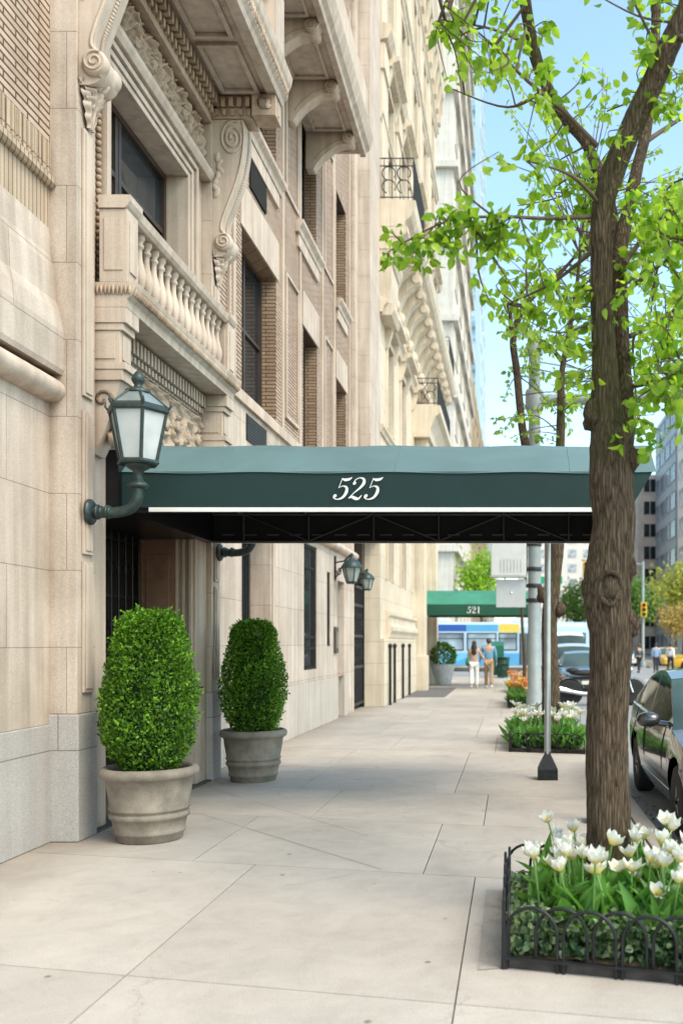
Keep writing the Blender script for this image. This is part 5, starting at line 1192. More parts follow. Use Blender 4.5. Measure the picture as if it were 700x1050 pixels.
for z, r in ((.05, .245), (.35, .265), (.65, .29), (.95, .315)): m.lathe([(r, z), (r + .015, z + .02), (r, z + .04)], (0, 0, 0), 20)
m.build('wire_basket', mat('bin_green', (.01, .09, .05), .5), e)
m = MB(); m.lathe([(.2, .04), (.24, .9), (.1, .95)], (0, 0, 0), 16); m.build('bin_liner', mat('bin_liner', (.03, .06, .045), .6), e)
e = empty('mail_box', 'tall dark green relay mail box beside the litter bin, right of the couple', 'mailbox', (-.70, 43.6, 0))
m = MB(); m.box(-.3, .3, -.25, .25, .12, 1.45); m.lathe([(.25, -.3), (.25, .3)], (0, 0, 1.45), 20, M=Matrix.Rotation(PI / 2, 4, 'Y')); m.build('body', mat('mail_green', (.01, .13, .08), .45, 0, .1), e)
for x in (-.25, .25):
    for y in (-.2, .2): m = MB(); m.box(x - .03, x + .03, y - .03, y + .03, 0, .13); m.build('leg', BLK, e)
# ------------------------------------------------------------------ street trees
def barkmat(name, lo, hi):
    m = bpy.data.materials.new(name); nt, b = nodes_of(m)
    g = N(nt, 'ShaderNodeNewGeometry'); mp = N(nt, 'ShaderNodeMapping'); mp.inputs['Scale'].default_value = (62, 62, 4.5); L(nt, g.outputs['Position'], mp.inputs['Vector'])
    n0 = N(nt, 'ShaderNodeTexNoise', Scale=2.2, Detail=3.0); L(nt, g.outputs['Position'], n0.inputs['Vector'])
    n0.inputs['Scale'].default_value = 7.0; dm = mixc(nt, mp.outputs[0], n0.outputs['Color'], 1.0, 'ADD')
    v = N(nt, 'ShaderNodeTexVoronoi', Scale=1.0); v.feature = 'DISTANCE_TO_EDGE'; L(nt, dm, v.inputs['Vector'])
    n1 = N(nt, 'ShaderNodeTexNoise', Scale=2.3, Detail=8.0, Roughness=.75); L(nt, mp.outputs[0], n1.inputs['Vector'])
    h = N(nt, 'ShaderNodeMath', operation='MULTIPLY_ADD'); L(nt, v.outputs['Distance'], h.inputs[0]); h.inputs[1].default_value = .9; L(nt, n1.outputs[0], h.inputs[2])
    c = ramp(nt, h.outputs[0], .38, lo, 1.0, hi)
    n2 = N(nt, 'ShaderNodeTexNoise', Scale=2.0, Detail=5.0); L(nt, g.outputs['Position'], n2.inputs['Vector'])
    c = mixc(nt, c, (.075, .085, .02), ramp(nt, n2.outputs[0], .52, (0, 0, 0), .72, (.55, .55, .55)))
    L(nt, c, b.inputs['Base Color']); b.inputs['Roughness'].default_value = .95; b.inputs['Specular IOR Level'].default_value = .15
    bp = N(nt, 'ShaderNodeBump', Strength=1.0, Distance=.02); L(nt, h.outputs[0], bp.inputs['Height']); L(nt, bp.outputs[0], b.inputs['Normal'])
    return m
BARK = barkmat('pear_bark', (.013, .008, .005), (.25, .18, .12))
TWIG = mat('twig_bark', (.10, .07, .045), .9, 0, .2, 10)
LEAF = leafmat('pear_leaf', (.12, .26, .02), (.42, .58, .075), .55, .4, 1.7)
LEAF2 = leafmat('pear_leaf_far', (.16, .30, .04), (.36, .50, .09), .5, .45, 1.6)
def bark_disp(p, t):
    return 1 + .10 * mnoise.noise(Vector((p.x * 9, p.y * 9, p.z * 2.2))) + .05 * mnoise.noise(Vector((p.x * 30, p.y * 30, p.z * 7))) + .03 * mnoise.noise(Vector((p.x * 70, p.y * 70, p.z * 22)))
def limb(pts, sub=6):
    """pts: (px, py, Y, r) -> dense centre line and radii"""
    c = smoothpath([at(*p[:3]) for p in pts], sub); r = np.interp(np.linspace(0, len(pts) - 1, len(c)), range(len(pts)), [p[3] for p in pts]); return c, list(r)
def twiggy(skel, targets, nl, lsize, rr, droop=.45, tw=None):
    """grow a thin twig from the nearest limb to every target and hang leaves along its outer part"""
    S = np.array([tuple(v) for v in skel]); P, D, Z = [], [], []
    for tg in targets:
        d = np.linalg.norm(S - np.array(tg), axis=1); j = int(np.argmin(d + rr.uniform(0, .25, len(d)))); a = Vector(S[j]); b = Vector(tg)
        mid = (a + b) / 2 + Vector(rr.normal(0, .06, 3)) + Vector((0, 0, .10 * (b - a).length)); pts = smoothpath([a, mid, b], 5); ln = (b - a).length
        if tw is not None: tw.tube(pts, [max(.0022, min(.014, .010 * ln + .003) * (1 - .8 * i / len(pts))) for i in range(len(pts))], 5)
        n = int(nl * rr.uniform(.6, 1.4)); f0 = max(.15, 1 - .75 / max(ln, .1))
        for k in range(n):
            f = rr.uniform(f0, 1.0); i = min(len(pts) - 2, int(f * (len(pts) - 1))); q = pts[i].lerp(pts[i + 1], f * (len(pts) - 1) - i)
            dr = (pts[i + 1] - pts[i]).normalized(); o = Vector(rr.normal(0, 1, 3)).normalized()
            dd = (dr * .5 + o * .8 + Vector((0, 0, -droop))).normalized(); st = rr.uniform(.015, .05)
            P.append(tuple(q + dd * st)); D.append(tuple(dd)); Z.append(lsize * rr.uniform(.65, 1.25))
    return P, D, Z
rr = np.random.default_rng(5)
T1 = empty('street_tree', 'near street tree with thick ridged trunk and fresh green leaves above the white tulips', 'tree', (.56, 5.35, 0), world=True, group='street trees along the kerb')
trunk = [(626, 975, 5.35, .185), (625, 930, 5.35, .148), (624, 880, 5.35, .130), (622, 800, 5.35, .123), (623, 730, 5.35, .119), (625, 690, 5.35, .117), (626, 650, 5.35, .122), (621, 605, 5.35, .142), (625, 570, 5.35, .128), (629, 540, 5.35, .122), (627, 495, 5.35, .128), (626, 455, 5.35, .122), (621, 420, 5.35, .09), (619, 365, 5.34, .070), (616, 300, 5.33, .064), (616, 257, 5.32, .062), (617, 215, 5.3, .062), (630, 171, 5.28, .068), (648, 128, 5.25, .066), (668, 86, 5.2, .060), (690, 38, 5.15, .060), (712, -10, 5.1, .056), (760, -120, 5.0, .035), (790, -190, 5.0, .012)]
stem2 = [(632, 480, 5.40, .08), (640, 430, 5.48, .062), (638, 365, 5.56, .044), (635, 300, 5.66, .046), (635, 257, 5.75, .046), (646, 206, 5.85, .042), (653, 171, 5.95, .040), (664, 120, 6.1, .036), (672, 10, 6.3, .032), (664, -90, 6.4, .026), (650, -180, 6.5, .01)]
lbr = [(636, 262, 5.75, .036), (622, 200, 5.95, .036), (601, 148, 6.1, .036), (580, 122, 6.1, .038), (560, 88, 6.05, .038), (546, 48, 6.0, .040), (538, 0, 5.9, .038), (528, -70, 5.8, .03), (500, -150, 5.7, .01)]
subs = [[(612, 150, 5.3, .016), (575, 112, 5.2, .012), (535, 78, 5.1, .009), (500, 42, 5.0, .006), (455, 5, 4.9, .003)],
        [(606, 222, 5.3, .016), (562, 224, 5.1, .011), (505, 222, 5.0, .008), (455, 228, 4.95, .006), (398, 258, 4.9, .003)],
        [(640, 300, 5.4, .016), (672, 275, 5.3, .011), (708, 248, 5.2, .007), (760, 215, 5.1, .003)], [(645, 345, 5.6, .016), (690, 322, 5.7, .011), (730, 300, 5.8, .007), (800, 280, 5.9, .003)],
        [(648, 396, 5.5, .017), (682, 388, 5.3, .012), (722, 368, 5.1, .008), (790, 350, 4.9, .003)], [(640, 270, 5.5, .018), (662, 240, 5.7, .012), (702, 196, 6.0, .007), (760, 150, 6.3, .003)],
        [(610, 255, 5.3, .014), (566, 290, 5.5, .009), (520, 312, 5.7, .003)], [(615, 210, 5.3, .014), (585, 180, 5.0, .009), (540, 165, 4.8, .003)], [(546, 48, 6.0, .014), (505, 30, 5.7, .008), (450, 20, 5.5, .003)],
        [(560, 90, 6.0, .014), (520, 110, 6.3, .008), (460, 90, 6.5, .003)], [(655, 150, 6.0, .018), (700, 120, 6.3, .012), (770, 80, 6.6, .004)], [(690, 35, 5.15, .02), (740, 60, 4.9, .012), (810, 100, 4.6, .004)]]
skel, sk2 = [], []
m = MB(); c, r = limb(trunk, 26); skel += c[len(c) * 9 // 20::2]; m.tube(c, r, 56, disp=bark_disp); c, r = limb(stem2, 8); skel += c[6:]; m.tube(c, r, 22, disp=bark_disp); c, r = limb(lbr, 8); skel += c[8:]; m.tube(c, r, 20, disp=bark_disp)
for k in range(7):          # root flare
    a = k * 2 * PI / 7 + .3; m.tube([(.56 + .08 * math.cos(a), 5.35 + .08 * math.sin(a), .30), (.56 + .16 * math.cos(a), 5.35 + .16 * math.sin(a), .12), (.56 + .30 * math.cos(a), 5.35 + .30 * math.sin(a), .0)], [.07, .07, .04], 10, disp=bark_disp)
for (px, py, rad) in ((606, 602, .055), (646, 640, .05), (645, 470, .055), (608, 425, .06), (644, 583, .05)): m.blob(at(px, py, 5.33), (rad, rad, rad * 1.5), int(px), .5, 14)
tr1 = m.build('trunk', BARK, T1)
m = MB()
def scar(t, k): return at(625, 602, 5.200) + Vector((.056 * k * math.cos(t) * (1 + .10 * math.sin(2 * t + 1) + .07 * math.sin(5 * t)), .035 * abs(math.cos(t)) ** 2.5, .092 * k * math.sin(t) * (1 + .08 * math.sin(3 * t))))
m.tube([scar(t, 1) for t in np.linspace(0, 2 * PI, 40)], [.014 + .004 * math.sin(i * 1.3) + .003 * math.sin(i * 2.9) for i in range(40)], 8, caps=False)
m.blob(at(625, 603, 5.235), (.05, .035, .08), 4, .35, 18, fq=4)
m.build('branch_scar', barkmat('scar_bark', (.05, .035, .022), (.20, .15, .10)), tr1)
m = MB()
for sb in subs: c, r = limb(sb, 6); skel += c; m.tube(c, r, 8)
m.build('branches', TWIG, T1)
def inbox(n, x0, x1, y0, y1, Y0, Y1): return [tuple(at(rr.uniform(x0, x1), rr.uniform(y0, y1), rr.uniform(Y0, Y1))) for _ in range(n)]
tg = inbox(44, 505, 612, 155, 330, 4.7, 6.4) + inbox(14, 560, 606, 250, 440, 4.9, 6.2) + inbox(108, 650, 715, 190, 455, 4.5, 6.8) + inbox(19, 440, 560, -20, 120, 4.7, 6.4) + inbox(26, 545, 700, -20, 150, 5.0, 6.8) + inbox(60, 715, 900, 40, 440, 4.2, 7.0) + inbox(60, 430, 860, -260, -20, 4.4, 6.8)
tg += [tuple(at(x, y, 4.95)) for x, y in ((400, 258), (412, 250), (430, 240), (450, 238), (468, 232), (485, 236), (500, 228), (440, 246), (520, 236), (420, 262), (505, 250), (492, 262), (440, 262), (455, 250), (470, 258), (482, 222), (512, 222), (525, 250), (510, 270), (470, 240))]
ok = []
for t_ in tg:      # keep the mid trunk clear of leaf clumps
    px = CX + t_[0] * F / t_[1]; py = CY - (t_[2] - H) * F / t_[1]
    if 585 < px < 655 and py > 190 and t_[1] < 5.7: continue
    ok.append(t_)
tg = ok
m = MB(); P, D, Z = twiggy(skel, tg, 17, .060, rr, .5, m); m.build('twigs', TWIG, T1)
c = leaves('crown', np.array(P), np.array(D), np.array(Z), LEAF, None, .70, .3, .4); c.parent = T1; c.location = -T1.location
# second tree, its limbs seen over the awning
T2 = empty('street_tree', 'second street tree with mossy dark trunk behind the awning pole', 'tree', (.62, 14.5, 0), world=True, group='street trees along the kerb')
m = MB(); sk = []
for pts, n in (([(566, 775, 14.5, .2), (565, 740, 14.5, .15), (564, 690, 14.5, .135), (563, 640, 14.5, .125), (566, 600, 14.5, .125), (570, 555, 14.5, .125), (572, 510, 14.5, .11), (574, 455, 14.4, .075), (575, 400, 14.3, .055), (577, 372, 14.3, .045), (590, 300, 14.2, .03), (600, 200, 14.1, .012)], 18),
               ([(570, 540, 14.5, .09), (550, 490, 14.6, .075), (537, 450, 14.7, .07), (530, 385, 14.8, .06), (526, 345, 14.8, .055), (541, 310, 14.9, .045), (572, 282, 15, .035), (600, 250, 15, .01)], 14),
               ([(527, 350, 14.8, .04), (523, 320, 14.7, .033), (535, 300, 14.6, .025), (560, 262, 14.5, .01)], 10), ([(577, 372, 14.3, .04), (560, 352, 14.0, .03), (540, 345, 13.8, .015)], 8)):
    c, r = limb(pts, 6); sk += c[len(c) // 3:]; m.tube(c, r, n, disp=bark_disp)
for (px, py, rad) in ((556, 610, .09), (574, 625, .08)): m.blob(at(px, py, 14.45), (rad, rad, rad * 1.5), int(px), .5, 12)
m.build('trunk', BARK, T2)
tg = inbox(80, 505, 600, 260, 450, 13.2, 16) + inbox(50, 600, 700, 150, 420, 13.2, 16.5) + inbox(60, 520, 720, 60, 280, 13, 16.5)
m = MB(); P, D, Z = twiggy(sk, tg, 14, .085, rr, .5, m); m.build('twigs', TWIG, T2)
c = leaves('crown', np.array(P), np.array(D), np.array(Z), LEAF2, None, .70, .3, .4); c.parent = T2; c.location = -T2.location
def crown_tree(name, label, cat, x, y, h, rc, cz, leafm, n=2600, ls=.3, group=None, tr=.14):
    e = empty(name, label, cat, (x, y, 0), group=group)
    m = MB(); m.tube(smoothpath([(0, 0, -.15), (.05, 0, cz * .4), (-.05, .1, cz * .8), (0, 0, h * .9)], 5), [tr * (1 - .04 * i) for i in range(16)], 10)
    for k in range(6): a = k * 1.05; m.tube(smoothpath([(0, 0, cz * .62 + k * .1), (.35 * rc * math.cos(a), .35 * rc * math.sin(a), cz * .95), (.75 * rc * math.cos(a), .75 * rc * math.sin(a), cz + .3 * rc)], 4), [.07 - .005 * i for i in range(9)], 6)
    m.build('trunk', BARK, e)
    r_ = np.random.default_rng(int(abs(x * 37 + y * 11))); cl = r_.normal(size=(26, 3)); cl /= np.linalg.norm(cl, axis=1, keepdims=True); cl *= r_.uniform(.35, .95, (26, 1)) * rc * np.array([1, 1, .95]); cl[:, 2] += cz
    k = r_.integers(0, 26, n); P = cl[k] + r_.normal(0, rc * .2, (n, 3)); leaves('crown', P, r_.normal(size=(n, 3)) + [0, 0, -.3], r_.uniform(ls * .6, ls * 1.3, n), leafm, e); return e
YELL = leafmat('yellow_leaf', (.28, .32, .06), (.48, .48, .13), .45, .5, 1.4); ORNG = leafmat('orange_leaf', (.36, .26, .08), (.55, .42, .16), .4, .5, 1.3); GRNF = leafmat('far_green_leaf', (.09, .20, .05), (.22, .36, .10), .4, .5, 1.4)
crown_tree('median_tree', 'tall yellow green tree on the avenue median, at the right edge behind the crossing', 'tree', 14.0, 76, 9, 2.7, 6.3, YELL, group='trees on the avenue median')
crown_tree('median_tree', 'orange brown young tree on the median below the yellow green tree', 'tree', 12.6, 72, 5.4, 1.5, 3.6, ORNG, 1500, .22, group='trees on the avenue median', tr=.09)
crown_tree('median_tree', 'mid green tree on the median between the tree trunk and the yellow green tree', 'tree', 11.9, 86, 8, 2.4, 5.4, GRNF, group='trees on the avenue median')
crown_tree('median_tree', 'distant green tree down the avenue, seen just left of the near trunk', 'tree', 8.9, 128, 10, 3.4, 7.0, GRNF, group='trees on the avenue median', ls=.4)
crown_tree('corner_tree', 'bright green tree on the far corner rising above the far awning', 'tree', -2.2, 65.5, 8.6, 1.7, 6.3, leafmat('lime_leaf', (.20, .38, .03), (.40, .56, .08), .5, .5, 1.6), 1800, .25)
g = MB(); g.box(9.8, 15.2, 66, 420, -.3, .0); struct(g, 'median', KERBM)
# young thin tree in the third bed
e = empty('young_tree', 'thin dark young tree trunk among the orange tulips beside the traffic mast', 'tree', (.30, 25.2, 0)); m = MB(); m.tube(smoothpath([(0, 0, 0), (.03, 0, 1.2), (-.04, 0, 2.4), (.08, 0, 3.6), (.1, .1, 5.4)], 6), [.06 - .0018 * i for i in range(25)], 8); m.build('trunk', BARK, e)
P = rng.normal(0, .55, (420, 3)) * [1, 1, 1.0] + [.1, 0, 5.4]; leaves('crown', P, rng.normal(size=(420, 3)), rng.uniform(.07, .11, 420), LEAF2, e)
m = MB()
for k in range(9): a = k * .7; m.tube([(.06, .05, 4.2 + k * .12), (.35 * math.cos(a), .35 * math.sin(a), 5.0 + k * .1)], [.02, .006], 5)
m.build('branches', TWIG, e)
# ------------------------------------------------------------------ flower beds
SHR = .27
PETAL = {}
def petalmat(name, base, tip, zlo=.008, zhi=.045):
    m = bpy.data.materials.new(name); m.use_nodes = True; nt = m.node_tree; nt.nodes.clear()
    t = N(nt, 'ShaderNodeTexCoord'); s = N(nt, 'ShaderNodeSeparateXYZ'); L(nt, t.outputs['Object'], s.inputs[0])
    mr = N(nt, 'ShaderNodeMapRange'); mr.inputs[1].default_value = zlo; mr.inputs[2].default_value = zhi; L(nt, s.outputs[2], mr.inputs[0])
    c = ramp(nt, mr.outputs[0], 0, base, 1, tip)
    b = N(nt, 'ShaderNodeBsdfPrincipled', Roughness=.45); L(nt, c, b.inputs['Base Color']); tr = N(nt, 'ShaderNodeBsdfTranslucent'); L(nt, c, tr.inputs['Color'])
    mx = N(nt, 'ShaderNodeMixShader'); mx.inputs[0].default_value = .4; L(nt, b.outputs[0], mx.inputs[1]); L(nt, tr.outputs[0], mx.inputs[2]); o = N(nt, 'ShaderNodeOutputMaterial'); L(nt, mx.outputs[0], o.inputs['Surface']); return m
WPET = petalmat('white_petal', (.82, .70, .20), (.82, .82, .76), .004, .034); OPET = petalmat('orange_petal', (.72, .40, .03), (.78, .26, .06)); YPET = petalmat('yellow_petal', (.75, .55, .04), (.80, .62, .08)); PPET = petalmat('peach_petal', (.75, .50, .18), (.82, .50, .30))
TLEAF = leafmat('tulip_leaf', (.07, .21, .035), (.18, .38, .08), .35, .35, 1.4)
def tulip(hgt, opening, pm, seed, size=1.0):
    r_ = random.Random(seed); e = bpy.data.objects.new('tulip', None); COL.objects.link(e); e['category'] = 'flower'
    lean = (r_.uniform(-.05, .05), r_.uniform(-.05, .05)); pts = smoothpath([(0, 0, 0), (lean[0] * .3, lean[1] * .3, hgt * .5), (lean[0], lean[1], hgt)], 5)
    m = MB(); m.tube(pts, [.0065 - .0015 * i / len(pts) for i in range(len(pts))], 7); m.build('stem', mat('tulip_stem', (.13, .25, .06), .5), e)
    m = MB(); Ln, Wd = .076 * size, .050 * size
    for k in range(6):
        a = k * PI / 3 + r_.uniform(-.12, .12); op = opening * r_.uniform(.75, 1.25) + (.12 if k % 2 else 0); sc = r_.uniform(.9, 1.1)
        def pt(u, v, a=a, op=op, sc=sc):
            s = v; w_ = Wd * (math.sin(PI * min(1, (.10 + .90 * s)) ** .85)) ** .8 * (u - .5) if s < 1 else 0
            w_ = Wd * math.sin(PI * (.14 + .74 * s ** 1.15)) * (u - .5) * 1.25; z_t = .012 * size * (abs(u - .5) * 2) ** 2 * s ** 2
            ro = .012 + Ln * sc * (.42 * math.sin(s * PI * .5) ** .9 * (.35 + op) + op * .28 * s ** 3); z = Ln * sc * (s * (1 - .35 * op) - .10 * op * s ** 3)
            ro -= (abs(u - .5) * 2) ** 2 * .010 * (1 - op * .5); z += .003 * math.sin(u * 9 + k) - z_t * 1.3
            return (ro * math.cos(a) - w_ * math.sin(a), ro * math.sin(a) + w_ * math.cos(a), z)
        m.grid(7, 8, pt)
    b = m.build('bloom', pm, e); b.location = (lean[0], lean[1], hgt); b.rotation_euler = (r_.uniform(-.3, .3), r_.uniform(-.3, .3), 0)
    q = MB(); q.tube([(0, 0, 0), (0, 0, .022)], [.005, .004], 6)
    for k in range(5): q.blob((.009 * math.cos(k * 1.26), .009 * math.sin(k * 1.26), .02), (.003, .003, .008), 0, 0, 5)
    q.build('stamens', mat('stamen_yellow', (.7, .5, .05), .6), b)
    for k in range(3):
        a = r_.uniform(0, 2 * PI); l = r_.uniform(.75, 1.1) * min(.30, hgt * .85); bend = r_.uniform(.35, .85); tw = r_.uniform(-.4, .4)
        def lf(u, v, a=a, l=l, bend=bend, tw=tw):
            w_ = .048 * size * (math.sin(PI * (.14 + .85 * v)) ** .8) * (u - .5) * 2; rad = .01 + l * (.15 * v + bend * .55 * v * v); z = .02 + l * (v - .32 * bend * v ** 3) + abs(u - .5) * .025
            aa = a + tw * v; return (rad * math.cos(aa) - w_ * math.sin(aa), rad * math.sin(aa) + w_ * math.cos(aa), z)
        q = MB(); q.grid(5, 8, lf); q.build('leaf', TLEAF, e)
    return e
def hoop(mb, p, d, wd, hh, r=.0092):
    """p: left foot, d: unit direction along the row"""
    R = wd / 2; c = p + d * R; pts = [p, p + Vector((0, 0, hh - R))] + [c + d * (-R * math.cos(t)) + Vector((0, 0, hh - R + R * math.sin(t))) for t in np.linspace(.2, PI - .2, 11)] + [p + d * wd + Vector((0, 0, hh - R)), p + d * wd]
    mb.tube(pts, r, 7)
def bed(label, x0, x1, yf, dp, fence_label, hh=.31, flat=False):
    C = [Vector((x0, yf, 0)), Vector((x1, yf - SHR * (x1 - x0), 0)), Vector((x1, yf - SHR * (x1 - x0) + dp, 0)), Vector((x0, yf + dp, 0))]
    e = empty('tree_bed', label, 'flower bed', ((x0 + x1) / 2, yf + dp / 2, 0), world=True, group='tree beds along the kerb')
    def inset(k): ctr = sum(C, Vector()) / 4; return [c + (ctr - c).normalized() * k for c in C]
    Ci = inset(.05)
    for i in range(4):
        a, b, ai, bi = C[i], C[(i + 1) % 4], Ci[i], Ci[(i + 1) % 4]; m = MB(); up = Vector((0, 0, .05)); dn = Vector((0, 0, .001))
        m.add([a + dn, b + dn, bi + dn, ai + dn, a + up, b + up, bi + up, ai + up], [(0, 3, 2, 1), (4, 5, 6, 7), (0, 1, 5, 4), (1, 2, 6, 5), (2, 3, 7, 6), (3, 0, 4, 7)]); m.build('edging', mat('rusty_edging', (.055, .045, .042), .75, .2, .6, 9, .4, 50), e)
    m = MB(); n_ = 15
    def so(u, v):
        p = (Ci[0].lerp(Ci[1], u)).lerp(Ci[3].lerp(Ci[2], u), v); p.z = .05 + .07 * math.sin(PI * u) * math.sin(PI * v) + .015 * mnoise.noise(p * 9); return p
    m.grid(n_, n_, so); m.build('soil', SOIL, e)
    f = empty('hoop_fence', fence_label, 'fence', ((x0 + x1) / 2, yf, 0), world=True, group='low hoop fences around the tree beds')
    for (a, b) in ((C[0], C[1]), (C[0], C[3]), (C[3], C[2])):
        d = (b - a); ln = d.length; d = d.normalized(); wd, st = .255, .143; k = 0; nrm = Vector((-d.y, d.x, 0)); s = .004
        while s + wd < ln + .05:
            m = MB(); hoop(m, a + d * s + nrm * (.012 if k % 2 else -.012), d, min(wd, ln - s), hh); m.build('hoop', IRON, f); s += st; k += 1
        m = MB(); m.box(0, 1, 0, 1, 0, 1, Matrix(((d.x * ln, nrm.x * .02, 0, a.x - nrm.x * .03), (d.y * ln, nrm.y * .02, 0, a.y - nrm.y * .03), (0, 0, .012, .052), (0, 0, 0, 1)))); m.build('bottom_rail', IRON, f)
    m = MB(); m.tube([C[0] + Vector((-.012, -.012, 0)), C[0] + Vector((-.012, -.012, hh + .03))], [.014, .010], 8); m.build('corner_post', IRON, f)
    return C
C1 = bed('planted bed of white tulips and ivy around the near tree, edged in rusty metal', -.03, 1.05, 4.57, 1.42, 'low black hoop fence around the near white tulip bed')
protos = [tulip(h_, op, WPET, i) for i, (h_, op) in enumerate(((.38, .26), (.31, .52), (.41, .40), (.27, .66), (.39, .16), (.34, .44)))]
def mix_pt(C, u, v): return (C[0].lerp(C[1], u)).lerp(C[3].lerp(C[2], u), v)
used = {}
def plant(protos, C, spots, label, group, sc=1.0, zz=.07):
    for i, (u, v, k, rz, s) in enumerate(spots):
        p = mix_pt(C, u, v); key = protos[k].name
        if key in used: o = copy_tree(protos[k])
        else: o = protos[k]; used[key] = 1
        o.location = (p.x, p.y, zz); o.rotation_euler = (rng.normal(0, .09), rng.normal(0, .09), rz); o.scale = (s * sc,) * 3; o['label'] = label; o['group'] = group; o['category'] = 'flower'
spots = []
tries = 0
while len(spots) < 68 and tries < 4000:
    tries += 1; u, v = rng.uniform(.16, .98), rng.uniform(.16, .97)
    p = mix_pt(C1, u, v)
    if (p.x - .56) ** 2 + (p.y - 5.35) ** 2 < .24 ** 2: continue
    if any((p - mix_pt(C1, a, b)).length < .085 for a, b, *_ in spots): continue
    if u < .28 and (v > .55 or rng.uniform() < .5): continue
    spots.append((u, v, int(rng.integers(0, 6)), rng.uniform(0, 6.28), rng.uniform(.85, 1.18)))
plant(protos, C1, spots, 'white open tulip with yellow base among many alike in the near bed', 'white tulips in the near bed')
# extra foliage blades between the tulips and ivy along the edges
n = 900; U, V = rng.uniform(.20, .99, n), rng.uniform(.14, .98, n); P = np.array([tuple(mix_pt(C1, a, b) + Vector((0, 0, .08))) for a, b in zip(U, V)]); D = np.stack([rng.normal(0, .45, n), rng.normal(0, .45, n), np.full(n, 1.0)], 1)
o = leaves('tulip_foliage', P, D, rng.uniform(.16, .33, n), TLEAF, None, .27, .5, .5); tag(o, 'mass of broad green tulip leaves filling the near bed', 'foliage', kind='stuff')
IVY = leafmat('ivy_leaf', (.012, .05, .015), (.27, .36, .18), .2, .3, 1.2)
def ivy(C, n, name, label, sz=.038):
    P, D = [], []
    for k in range(n):
        if k % 2: u, v = rng.uniform(.02, .98), abs(rng.normal(0, .12)) + .03
        elif k % 4: u, v = abs(rng.normal(0, .12)) + .03, rng.uniform(.03, .97)
        else: u, v = rng.uniform(.03, .97), rng.uniform(.03, .97)
        p = mix_pt(C, min(u, .97), min(v, .97)); z = .07 + rng.uniform(0, 1) ** 1.6 * ((.20 if v < .6 else .10) if min(u, v) < .2 else .09); P.append((p.x, p.y, z)); D.append((rng.normal(0, .7) - (.5 if u < .15 else 0), rng.normal(0, .7) - (.6 if v < .15 else 0), rng.normal(-.1, .5)))
    o = leaves(name, np.array(P), np.array(D), rng.uniform(sz * .6, sz * 1.2, n), IVY, None, .95, .25, .25); tag(o, label, 'ivy', kind='stuff')
ivy(C1, 3600, 'ivy_groundcover', 'variegated ivy trailing along the fence of the near bed')
# narrow pale kerb strip beside the bed
g = MB(); a, b = C1[0], C1[3]; g.add([a + Vector((-.14, -.04, .004)), a + Vector((-.004, .0, .004)), b + Vector((-.004, 0, .004)), b + Vector((-.14, .03, .004))], [(0, 1, 2, 3)]); struct(g, 'bed_surround', concrete('bed_strip', (.42, .38, .34)))
C2 = bed('planted bed of white tulips around the second tree behind the awning pole', -.03, 1.05, 13.7, 2.6, 'low black hoop fence around the second tulip bed', .28)
pr2 = [tulip(.40, .45, WPET, 21, 1.3), tulip(.46, .7, WPET, 22, 1.3), tulip(.36, .35, WPET, 23, 1.3)]
plant(pr2, C2, [(rng.uniform(.06, .97), rng.uniform(.06, .97), int(rng.integers(0, 3)), rng.uniform(0, 6), rng.uniform(.85, 1.2)) for _ in range(60)], 'white tulip among many alike in the second bed', 'white tulips in the second bed')
n = 900; P = np.array([tuple(mix_pt(C2, a, b) + Vector((0, 0, .07))) for a, b in zip(rng.uniform(.03, .98, n), rng.uniform(.02, .98, n))]); D = np.stack([rng.normal(0, .5, n), rng.normal(0, .5, n), np.full(n, 1.0)], 1)
o = leaves('tulip_foliage', P, D, rng.uniform(.2, .36, n), TLEAF, None, .22, .5, .5); tag(o, 'mass of green tulip leaves filling the second bed', 'foliage', kind='stuff')
ivy(C2, 900, 'ivy_groundcover', 'dark ivy trailing along the fence of the second bed', .07)
for (nm, yf, pal, lab) in (('third', 23.0, (OPET, YPET, PPET), 'orange and yellow tulips'), ('fourth', 29.5, (PPET, OPET, WPET), 'peach tulips')):
    C3 = bed('planted bed of %s beyond the traffic mast, the %s along the kerb' % (lab, nm), -.10, 1.0, yf, 2.6, 'low black hoop fence around the %s bed, with %s' % (nm, lab), .28)
    for q, pmx in enumerate(pal):
        pr = [tulip(.40, .6, pmx, 31 + q, 1.7), tulip(.50, .4, pmx, 41 + q, 1.7)]; cn = ('orange', 'yellow', 'peach')[q] if nm == 'third' else ('peach', 'orange', 'white')[q]
        plant(pr, C3, [(rng.uniform(.05, .97), rng.uniform(.04, .97), int(rng.integers(0, 2)), rng.uniform(0, 6), rng.uniform(.85, 1.25)) for _ in range(18)], '%s tulip among many alike in the %s bed along the kerb' % (cn, nm), '%s tulips in the %s bed' % (cn, nm))
    n = 420; P = np.array([tuple(mix_pt(C3, a, b) + Vector((0, 0, .07))) for a, b in zip(rng.uniform(.03, .98, n), rng.uniform(.02, .98, n))]); D = np.stack([rng.normal(0, .5, n), rng.normal(0, .5, n), np.full(n, 1.0)], 1)
    o = leaves('tulip_foliage', P, D, rng.uniform(.2, .36, n), TLEAF, None, .25, .5, .5); tag(o, 'mass of green leaves under the %s' % lab, 'foliage', kind='stuff')
